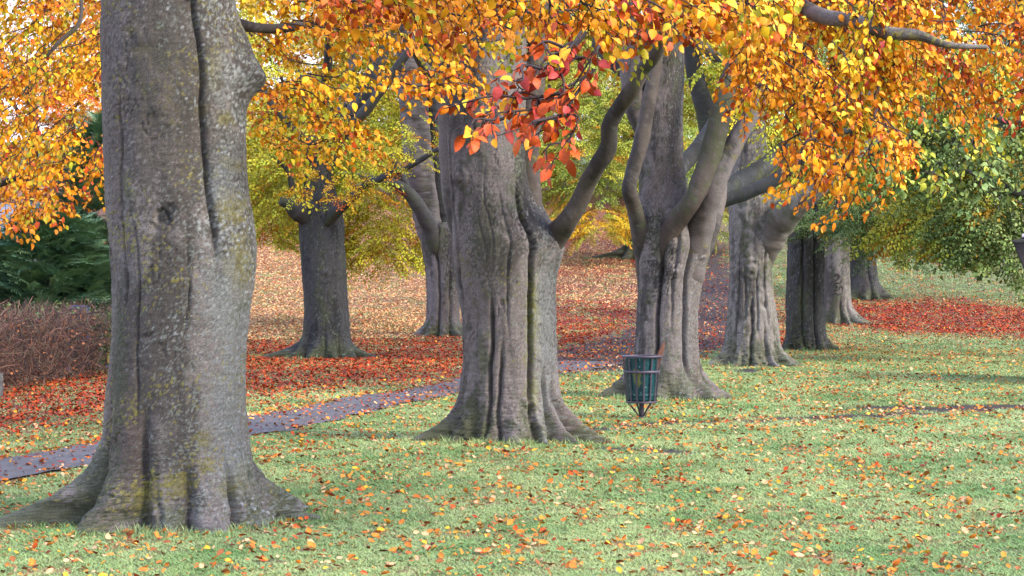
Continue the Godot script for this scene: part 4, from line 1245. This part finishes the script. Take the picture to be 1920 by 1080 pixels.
	var rail := thing("slatted_gate", "small blue slatted gate top showing over the hedge end", "gate", g)
	var top := 1.6 - (574.0 - 540.0) / F * 33.2 - g.y
	part("top_rail", box_mesh(Vector3(0.34, 0.03, 0.03), bl), rail).position = Vector3(0, top, 0)
	part("bottom_rail", box_mesh(Vector3(0.34, 0.03, 0.03), bl), rail).position = Vector3(0, 0.2, 0)
	for k in 5:
		part("slat", box_mesh(Vector3(0.028, top - 0.25, 0.014), bl), rail).position = Vector3(-0.13 + k * 0.065, 0.2 + (top - 0.2) * 0.5, 0)
	for sgn in [-1.0, 1.0]:
		part("post", box_mesh(Vector3(0.04, top + 0.12, 0.04), bl), rail).position = Vector3(sgn * 0.19, top * 0.5 - 0.08, 0)
	# thin grey post
	g = ground_at(190, 33.0)
	var po := thing("metal_post", "thin leaning grey metal post at the hedge end by the nearest trunk", "post", g)
	var mb2 := MB.new()
	var hi := 1.6 - (588.0 - 540.0) / F * 33.0 - g.y
	tube(mb2, [[Vector3(-0.03, -0.1, 0), 0.016], [Vector3(0.0, hi * 0.5, 0), 0.016], [Vector3(0.03, hi, 0), 0.016]], 8, {"base": lin(0.30, 0.32, 0.36)})
	part("pole", mb2.mesh(M.bark), po)
	part("cap", box_mesh(Vector3(0.04, 0.012, 0.04), solid(lin(0.3, 0.32, 0.36), 0.5)), po).position = Vector3(0.03, hi + 0.004, 0)
	# yellow and blue marker
	g = ground_at(206, 31.0)
	var mk := thing("marker_post", "small yellow and blue marker half hidden by the nearest trunk's left edge", "marker", g)
	var y1 := 1.6 - (662.0 - 540.0) / F * 31.0 - g.y
	part("stake", box_mesh(Vector3(0.04, y1, 0.03), solid(lin(0.10, 0.09, 0.08), 0.8)), mk).position = Vector3(0.02, y1 * 0.5 - 0.04, -0.022)
	part("yellow_panel", box_mesh(Vector3(0.12, 0.17, 0.012), solid(lin(0.75, 0.5, 0.03), 0.5)), mk).position = Vector3(0, y1 - 0.09, 0)
	part("blue_panel", box_mesh(Vector3(0.12, 0.06, 0.012), solid(lin(0.1, 0.16, 0.5), 0.5)), mk).position = Vector3(-0.01, y1 - 0.22, 0)
	# weathered stump of a post at the frame's left edge
	g = ground_at(-4, 24.6)
	var st := thing("wooden_post", "weathered grey post at the hedge's left end, cut by the picture edge", "post", g)
	var mb3 := MB.new()
	tube(mb3, catmull([[Vector3(0, -0.1, 0), 0.075], [Vector3(0.01, 0.2, 0), 0.07], [Vector3(0.0, 0.36, 0), 0.066]], 6), 12, {"base": lin(0.14, 0.15, 0.17), "dark": lin(0.08, 0.08, 0.09), "warm": lin(0.12, 0.11, 0.1), "green": 0.0, "foot": 0.0, "lichen": 0.0, "yellow": -0.5, "weather": Vector3.RIGHT}, 0.15)
	part("shaft", mb3.mesh(M.bark), st)


func box_mesh(size: Vector3, mat: Material) -> Mesh:
	var m := BoxMesh.new()
	m.size = size
	m.material = mat
	return m


# ------------------------------------------------------------------ litter bin
func ring(mb: MB, r: float, y: float, w: float, h: float, col: Color, n := 48) -> void:
	var f := mb.v.size()
	for k in n:
		var dir := Vector3(cos(TAU * k / n), 0, sin(TAU * k / n))
		for q in [[0.0, -0.5], [1.0, -0.5], [1.0, 0.5], [0.0, 0.5]]:
			mb.vert(dir * (r + w * (q[0] - 0.5)) + Vector3(0, y + h * q[1], 0), col)
	for k in n:
		for e in 4:
			var a := f + k * 4 + e
			var b := f + k * 4 + (e + 1) % 4
			var c := f + ((k + 1) % n) * 4 + e
			var d := f + ((k + 1) % n) * 4 + (e + 1) % 4
			mb.tri(a, c, b)
			mb.tri(b, c, d)


func build_bin() -> void:
	var g := ground_at(1203, 21.1)
	var t := thing("litter_bin", "green metal litter bin in a dark slatted cage on a post", "litter bin", g)
	var iron := StandardMaterial3D.new()
	iron.vertex_color_use_as_albedo = true
	iron.roughness = 0.5
	iron.metallic = 0.2
	var black := lin(0.045, 0.038, 0.055)
	var s := 21.1 / F
	var top := 118.0 * s
	var bot := 33.0 * s
	var rt := 0.225
	var rb := 0.182
	var mb := MB.new()
	ring(mb, rt + 0.012, top, 0.03, 0.022, mul(black, 1.4))
	mb.smooth()
	part("rim", mb.mesh(iron), t)
	mb = MB.new()
	ring(mb, lerpf(rt, rb, 0.33) + 0.012, lerpf(top, bot, 0.33), 0.008, 0.026, mul(black, 1.5))
	part("hoop", mb.mesh(iron), t)
	mb = MB.new()
	ring(mb, rb + 0.008, bot, 0.008, 0.024, black)
	part("hoop", mb.mesh(iron), t)
	for k in 14:
		var w := TAU * (k + 0.35) / 14.0
		var dir := Vector3(cos(w), 0, sin(w))
		var sd := Vector3(-sin(w), 0, cos(w))
		var pts := [dir * (rt + 0.015) + Vector3(0, top, 0), dir * rt + Vector3(0, top - 0.06, 0), dir * (rb + 0.004) + Vector3(0, bot, 0)]
		if k % 2 == 0:
			pts.append(dir * (rb - 0.01) + Vector3(0, bot - 0.03, 0))
			pts.append(dir * 0.032 + Vector3(0, 0.04, 0))
		mb = MB.new()
		for e in pts:
			for q in [[-1, -1], [1, -1], [1, 1], [-1, 1]]:
				mb.vert(e + sd * 0.011 * q[0] + dir * 0.003 * q[1], mul(black, rng.randf_range(0.85, 1.25)))
		for e in pts.size() - 1:
			for q in 4:
				var a := e * 4 + q
				var b := e * 4 + (q + 1) % 4
				mb.tri(a, a + 4, b)
				mb.tri(b, a + 4, b + 4)
		part("bar", mb.mesh(iron), t)
	# liner: tapered sheet-metal tub with a worn olive patch and scratches
	mb = MB.new()
	var n := 96
	var lv := 60
	for k in lv:
		var u := float(k) / (lv - 1)
		var y := lerpf(top - 0.018, bot + 0.02, u)
		var r := lerpf(rt - 0.016, rb - 0.014, u)
		if u > 0.86 and u < 0.90:
			r += 0.004
		for e in n:
			var w := TAU * e / n
			var p := Vector3(cos(w) * r, y, sin(w) * r)
			var nn := nD.get_noise_3dv(p * 1.2)
			var c := lin(0.004, 0.055, 0.06).lerp(lin(0.003, 0.028, 0.038), clampf(0.45 + nn, 0, 1))
			var wd := wrap_angle(w - deg_to_rad(112.0)) * 0.21
			var m := Vector2(wd / 0.062, (u - 0.45) / 0.24).length() + 0.55 * nB.get_noise_3dv(p * 2.0)
			c = c.lerp(lin(0.20, 0.19, 0.03), smoothstep(1.05, 0.8, m) * 0.55)
			if nC.get_noise_3d(p.x, p.y * 0.4, p.z) > 0.62:
				c = lin(0.2, 0.35, 0.36)
			mb.vert(p, c)
	for k in lv - 1:
		for e in n:
			var a := k * n + e
			var b := k * n + (e + 1) % n
			mb.tri(a, b, a + n)
			mb.tri(b, b + n, a + n)
	var cb := mb.vert(Vector3(0, bot + 0.02, 0), lin(0.01, 0.08, 0.08))
	for e in n:
		mb.tri((lv - 1) * n + e, (lv - 1) * n + (e + 1) % n, cb)
	mb.smooth()
	var paint := StandardMaterial3D.new()
	paint.vertex_color_use_as_albedo = true
	paint.roughness = 0.35
	part("liner", mb.mesh(paint), t)
	mb = MB.new()
	for e in [[-0.12, 0.030], [bot + 0.015, 0.028]]:
		for q in [[-1, -1], [1, -1], [1, 1], [-1, 1]]:
			mb.vert(Vector3(e[1] * q[0], e[0], e[1] * q[1]), black)
	for q in 4:
		mb.tri(q, 4 + q, (q + 1) % 4)
		mb.tri((q + 1) % 4, 4 + q, 4 + (q + 1) % 4)
	part("post", mb.mesh(iron), t)
	# scrap of board left in it
	var b := thing("wood_scrap", "pointed reddish-brown scrap of wood sticking out of the litter bin", "scrap wood", g + Vector3(0.05, bot + 0.03, -0.03))
	var w := MB.new()
	var tip := at(1246, 640, 21.1) - b.position
	var dirw := tip.normalized()
	var sw := dirw.cross(Vector3(0, 0, 1)).normalized()
	var prof := [[0.0, 0.035], [0.7, 0.034], [0.88, 0.026], [0.96, 0.012], [1.0, 0.002]]
	for q in prof:
		var c0: Vector3 = tip * q[0]
		for e in [[-1, -1], [1, -1], [1, 1], [-1, 1]]:
			w.vert(c0 + sw * q[1] * e[0] + Vector3(0, 0, 0.006) * e[1], mul(lin(0.26, 0.11, 0.07), rng.randf_range(0.75, 1.15)))
	for k in prof.size() - 1:
		for e in 4:
			var a := k * 4 + e
			var bb := k * 4 + (e + 1) % 4
			w.tri(a, a + 4, bb)
			w.tri(bb, a + 4, bb + 4)
	w.tri(0, 1, 2); w.tri(0, 2, 3)
	part("board", w.mesh(M.bark), b)


# ------------------------------------------------------------------ corner of a park hut at the right edge
func build_shelter() -> void:
	var d := 30.0
	var t := thing("park_hut", "dark timber hut eave with pale fascia, cut by the right edge", "hut", ground_at(2060, d))
	var darkw := solid(lin(0.035, 0.03, 0.045), 0.7)
	darkw.albedo_texture = grain(0.08, 71, 0.6, 1.0, 256)
	darkw.uv1_triplanar = true
	var palew := solid(lin(0.45, 0.42, 0.48), 0.6)
	var gut := solid(lin(0.12, 0.12, 0.16), 0.4)
	var o := t.position
	var ex := at(1900, 452, d) - o     # eave tip
	# slanted bracket under the eave, down to the wall
	var w := at(1938, 545, d) - o
	for zz in [0.0, 1.2, 2.4]:
		var mb := MB.new()
		var pts := [ex + Vector3(0, 0, zz), Vector3(w.x + 0.5, ex.y, ex.z + zz), Vector3(w.x + 0.5, w.y, ex.z + zz), Vector3(w.x, w.y, ex.z + zz)]
		for q in pts:
			mb.vert(q, Color.WHITE)
		for q in pts:
			mb.vert(q + Vector3(0, 0, -0.07), Color.WHITE)
		mb.tri(0, 1, 2); mb.tri(0, 2, 3); mb.tri(4, 6, 5); mb.tri(4, 7, 6)
		for k in 4:
			mb.tri(k, (k + 1) % 4, k + 4); mb.tri((k + 1) % 4, (k + 1) % 4 + 4, k + 4)
		for k in 3:
			pass
		part("bracket", flat_mesh(mb, darkw), t)
	for k in 9:
		part("plank", box_mesh(Vector3(0.03, 0.26, 2.6), darkw), t).position = Vector3(w.x + 0.52, ex.y - 0.15 - k * 0.275, ex.z + 1.2)
	for k in 9:
		part("plank", box_mesh(Vector3(2.4, 0.26, 0.03), darkw), t).position = Vector3(w.x + 1.75, ex.y - 0.15 - k * 0.275, ex.z + 2.52)
	part("fascia", box_mesh(Vector3(1.6, 0.26, 0.03), palew), t).position = Vector3(ex.x + 0.16 + 0.8, ex.y + 0.0, ex.z - 0.02)
	var gm := MB.new()
	for k in 9:
		var a := PI * k / 8.0
		for zz in [-0.07, 2.8]:
			gm.vert(Vector3(-cos(a) * 0.055, -sin(a) * 0.05, zz), Color.WHITE)
	for k in 8:
		gm.tri(k * 2, k * 2 + 1, k * 2 + 2); gm.tri(k * 2 + 1, k * 2 + 3, k * 2 + 2)
	var cv := gm.vert(Vector3(0, 0, -0.07), Color.WHITE)
	for k in 8:
		gm.tri(k * 2, k * 2 + 2, cv)
	part("gutter", gm.mesh(gut), t).position = ex + Vector3(0.05, 0.02, 0)
	for k in 3:
		var p := part("roof_board", box_mesh(Vector3(0.34, 0.03, 3.0), darkw), t)
		p.position = ex + Vector3(0.30 + k * 0.28, 0.13 + k * 0.16, 1.45)
		p.rotation.z = 0.52


func flat_mesh(mb: MB, mat: Material) -> ArrayMesh:
	var o := MB.new()
	for k in range(0, mb.i.size(), 3):
		var a := o.vert(mb.v[mb.i[k]], Color.WHITE)
		o.vert(mb.v[mb.i[k + 1]], Color.WHITE)
		o.vert(mb.v[mb.i[k + 2]], Color.WHITE)
		o.tri(a, a + 1, a + 2)
	return o.mesh(mat)


# ------------------------------------------------------------------ grass and fallen leaves
func on_trunk(x: float, z: float, more := 0.0) -> bool:
	for q in trunks:
		var dx: float = x - q[0]
		var dz: float = z - q[1]
		var r: float = q[3] + more
		var far := dx * dx + dz * dz
		if far < r * r:
			var edge: PackedFloat32Array = q[2]
			r = edge[int(fposmod(atan2(dz, dx), TAU) / TAU * edge.size()) % edge.size()] + more
			if far < r * r:
				return true
	return false


func tuft_mesh(sd: int, blades: int) -> ArrayMesh:
	var r := RandomNumberGenerator.new()
	r.seed = sd
	var mb := MB.new()
	for k in blades:
		var w := r.randf() * TAU
		var rr := sqrt(r.randf()) * 0.06
		var o := Vector3(cos(w) * rr, -0.006, sin(w) * rr)
		var lean := Vector3(r.randf_range(-1, 1), 0, r.randf_range(-1, 1)) * 0.045
		var h := r.randf_range(0.008, 0.028)
		var wv := Vector3(cos(w * 3.0), 0, sin(w * 3.0)) * r.randf_range(0.0018, 0.0034)
		var k2 := r.randf_range(0.65, 1.3)
		var col := Color(k2 * r.randf_range(0.85, 1.2), k2, k2 * r.randf_range(0.8, 1.2))
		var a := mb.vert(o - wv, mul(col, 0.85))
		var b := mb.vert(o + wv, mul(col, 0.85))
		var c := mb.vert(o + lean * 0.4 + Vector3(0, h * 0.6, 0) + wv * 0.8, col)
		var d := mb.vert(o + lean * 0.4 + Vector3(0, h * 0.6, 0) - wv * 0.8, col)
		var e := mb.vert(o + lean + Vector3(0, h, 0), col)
		mb.tri(a, b, c); mb.tri(a, c, d); mb.tri(d, c, e)
	mb.smooth()
	return mb.mesh(M.grass)


func scatter_grass() -> void:
	var buf := PackedFloat32Array()
	var d := 8.6
	while d < 90.0:
		var dd := maxf(0.25, d * 0.02)
		var half := 0.335 * d + 1.2
		var rho := 520.0 * pow(12.0 / d, 1.55)
		if d > 44.0:
			rho *= 0.6
		var count := int(2.0 * half * dd * rho)
		var scale := pow(d / 12.0, 0.62)
		for k in count:
			var x := rng.randf_range(-half, half)
			var q := d + rng.randf() * dd
			var cv := cover(x, q)
			if rng.randf() < cv.z * 1.1 or rng.randf() < cv.x * 1.05 - 0.18:
				continue
			if absf(x - path_x(q)) < path_half(q) + 0.08:
				continue
			if on_trunk(x, -q, -0.03):
				continue
			var near := 1.0
			if on_trunk(x, -q, 0.14):
				near = rng.randf_range(1.2, 3.6)
			var w := rng.randf() * TAU
			var s := scale * rng.randf_range(0.75, 1.25)
			var n := nB.get_noise_2d(x * 0.12, q * 0.1)
			var n2 := nB.get_noise_2d(x * 0.5 + 90.0, q * 0.4)
			var c := lin(0.32, 0.42, 0.16).lerp(lin(0.16, 0.29, 0.085), clampf(0.35 + n * 1.5, 0, 1)).lerp(lin(0.38, 0.39, 0.19), clampf(n2 * 0.8, 0, 0.6))
			put(buf, Basis(Vector3(cos(w), 0, sin(w)) * s, Vector3(0, s * near * (1.0 + 0.35 * n2), 0), Vector3(-sin(w), 0, cos(w)) * s), Vector3(x, gy(x, -q), -q), c)
		d += dd
	print("tufts ", buf.size() / 16)
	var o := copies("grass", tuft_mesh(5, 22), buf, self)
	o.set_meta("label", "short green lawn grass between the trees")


func scatter_leaves() -> void:
	var buf := PackedFloat32Array()
	var near := []
	var fm: Array = []
	for k in 4:
		var q: ArrayMesh = [leaf_mesh(0.3, 0.1, 0.2), leaf_mesh(-0.25, 0.25, -0.3), leaf_mesh(0.55, -0.25, 0.4), leaf_mesh(0.1, -0.4, 0.2)][k]
		q.surface_set_material(0, M.fallen)
		fm.append(q)
	var bufs := [PackedFloat32Array(), PackedFloat32Array(), PackedFloat32Array(), PackedFloat32Array()]
	var d := 8.6
	while d < 100.0:
		var dd := maxf(0.25, d * 0.02)
		var half := 0.335 * d + 1.2
		var rho := 430.0 * pow(18.0 / maxf(d, 18.0), 0.9)
		var scale := pow(maxf(d, 18.0) / 18.0, 0.36)
		var count := int(2.0 * half * dd * rho)
		for k in count:
			var x := rng.randf_range(-half, half)
			var q := d + rng.randf() * dd
			var cv := cover(x, q)
			var lit := cv.x
			var side := absf(x - path_x(q))
			var on_path := side < path_half(q)
			if on_path and q < 36.0:
				lit = 0.19 + 0.6 * smoothstep(path_half(q) * 0.6, path_half(q), side) * smoothstep(-0.2, 0.3, nB.get_noise_2d(x, q * 0.5))
			elif cv.z > 0.3:
				lit *= 0.3 if q > 30.0 else 0.6
			if not on_path and on_trunk(x, -q, 0.22):
				lit += 0.22
			if rng.randf() > lit:
				continue
			if on_trunk(x, -q):
				continue
			var c := litter_color(cv.y if not on_path else 0.5, 0.0 if q < 50.0 or x > 6.0 else 0.75 * smoothstep(50.0, 60.0, q + 30.0 * smoothstep(1.0, -6.0, x) - 12.0))
			var s := scale * (0.015 + 0.043 * pow(rng.randf(), 1.3))
			var bs := Basis.from_euler(Vector3(rng.randf_range(-0.75, 0.75), rng.randf() * TAU, rng.randf_range(-0.6, 0.6))).scaled(Vector3.ONE * s)
			if rng.randf() < 0.4:
				bs = bs * Basis(Vector3.RIGHT, PI)
			var lift := 0.018 if on_path else 0.004 + 0.022 * rng.randf()
			var p := Vector3(x, gy(x, -q) + lift + s * 0.12, -q)
			var px := 960.0 + F * x / q
			var py := 540.0 + F * (EYE - p.y) / q
			if q < 13.5 and px > 8 and px < 1912 and py < 1072 and not on_path:
				near.append([s / q, bs, p, c])
			else:
				put(bufs[rng.randi() % 4], bs, p, c)
		d += dd
	near.sort_custom(func(a, b): return a[0] > b[0])
	var kinds := [["pale tan", lin(0.58, 0.35, 0.19)], ["bright yellow-orange", lin(0.72, 0.36, 0.035)], ["orange", lin(0.60, 0.20, 0.033)], ["rust brown", lin(0.47, 0.145, 0.03)], ["dark brown", lin(0.25, 0.09, 0.035)], ["red", lin(0.45, 0.085, 0.025)]]
	var mats := []
	for q in kinds:
		var m: StandardMaterial3D = M.fallen.duplicate()
		m.albedo_color = q[1].linear_to_srgb()
		mats.append(m)
	for k in near.size():
		var q: Array = near[k]
		if k >= 300:
			put(bufs[k % 4], q[1], q[2], q[3])
			continue
		var best := 0
		var low := 9.0
		for j in kinds.size():
			var e: Color = kinds[j][1]
			var f := absf(e.r - q[3].r) + 1.5 * absf(e.g - q[3].g) + absf(e.b - q[3].b)
			if f < low:
				low = f
				best = j
		var o := part(numbered("fallen_leaf"), fm[k % 4], self, mats[best])
		o.transform = Transform3D(q[1], q[2])
		var lx: float = 960.0 + F * q[2].x / -q[2].z
		var where: String = "in front of the nearest trunk" if lx < 500 else "left of centre, between nearest and middle trunks" if lx < 850 else "in front of the middle fused tree" if lx < 1120 else "in front of the litter bin" if lx < 1350 else "towards the lower right corner"
		o.set_meta("label", "%s fallen beech leaf on near lawn %s" % [kinds[best][0], where])
		o.set_meta("category", "leaf")
		o.set_meta("group", "fallen leaves on the near lawn")
	var total := 0
	for k in 4:
		total += bufs[k].size() / 16
		var o := copies(numbered("leaf_litter"), fm[k], bufs[k], self)
		o.set_meta("label", "litter of fallen red and orange beech leaves")
	print("litter ", total, " near ", near.size())
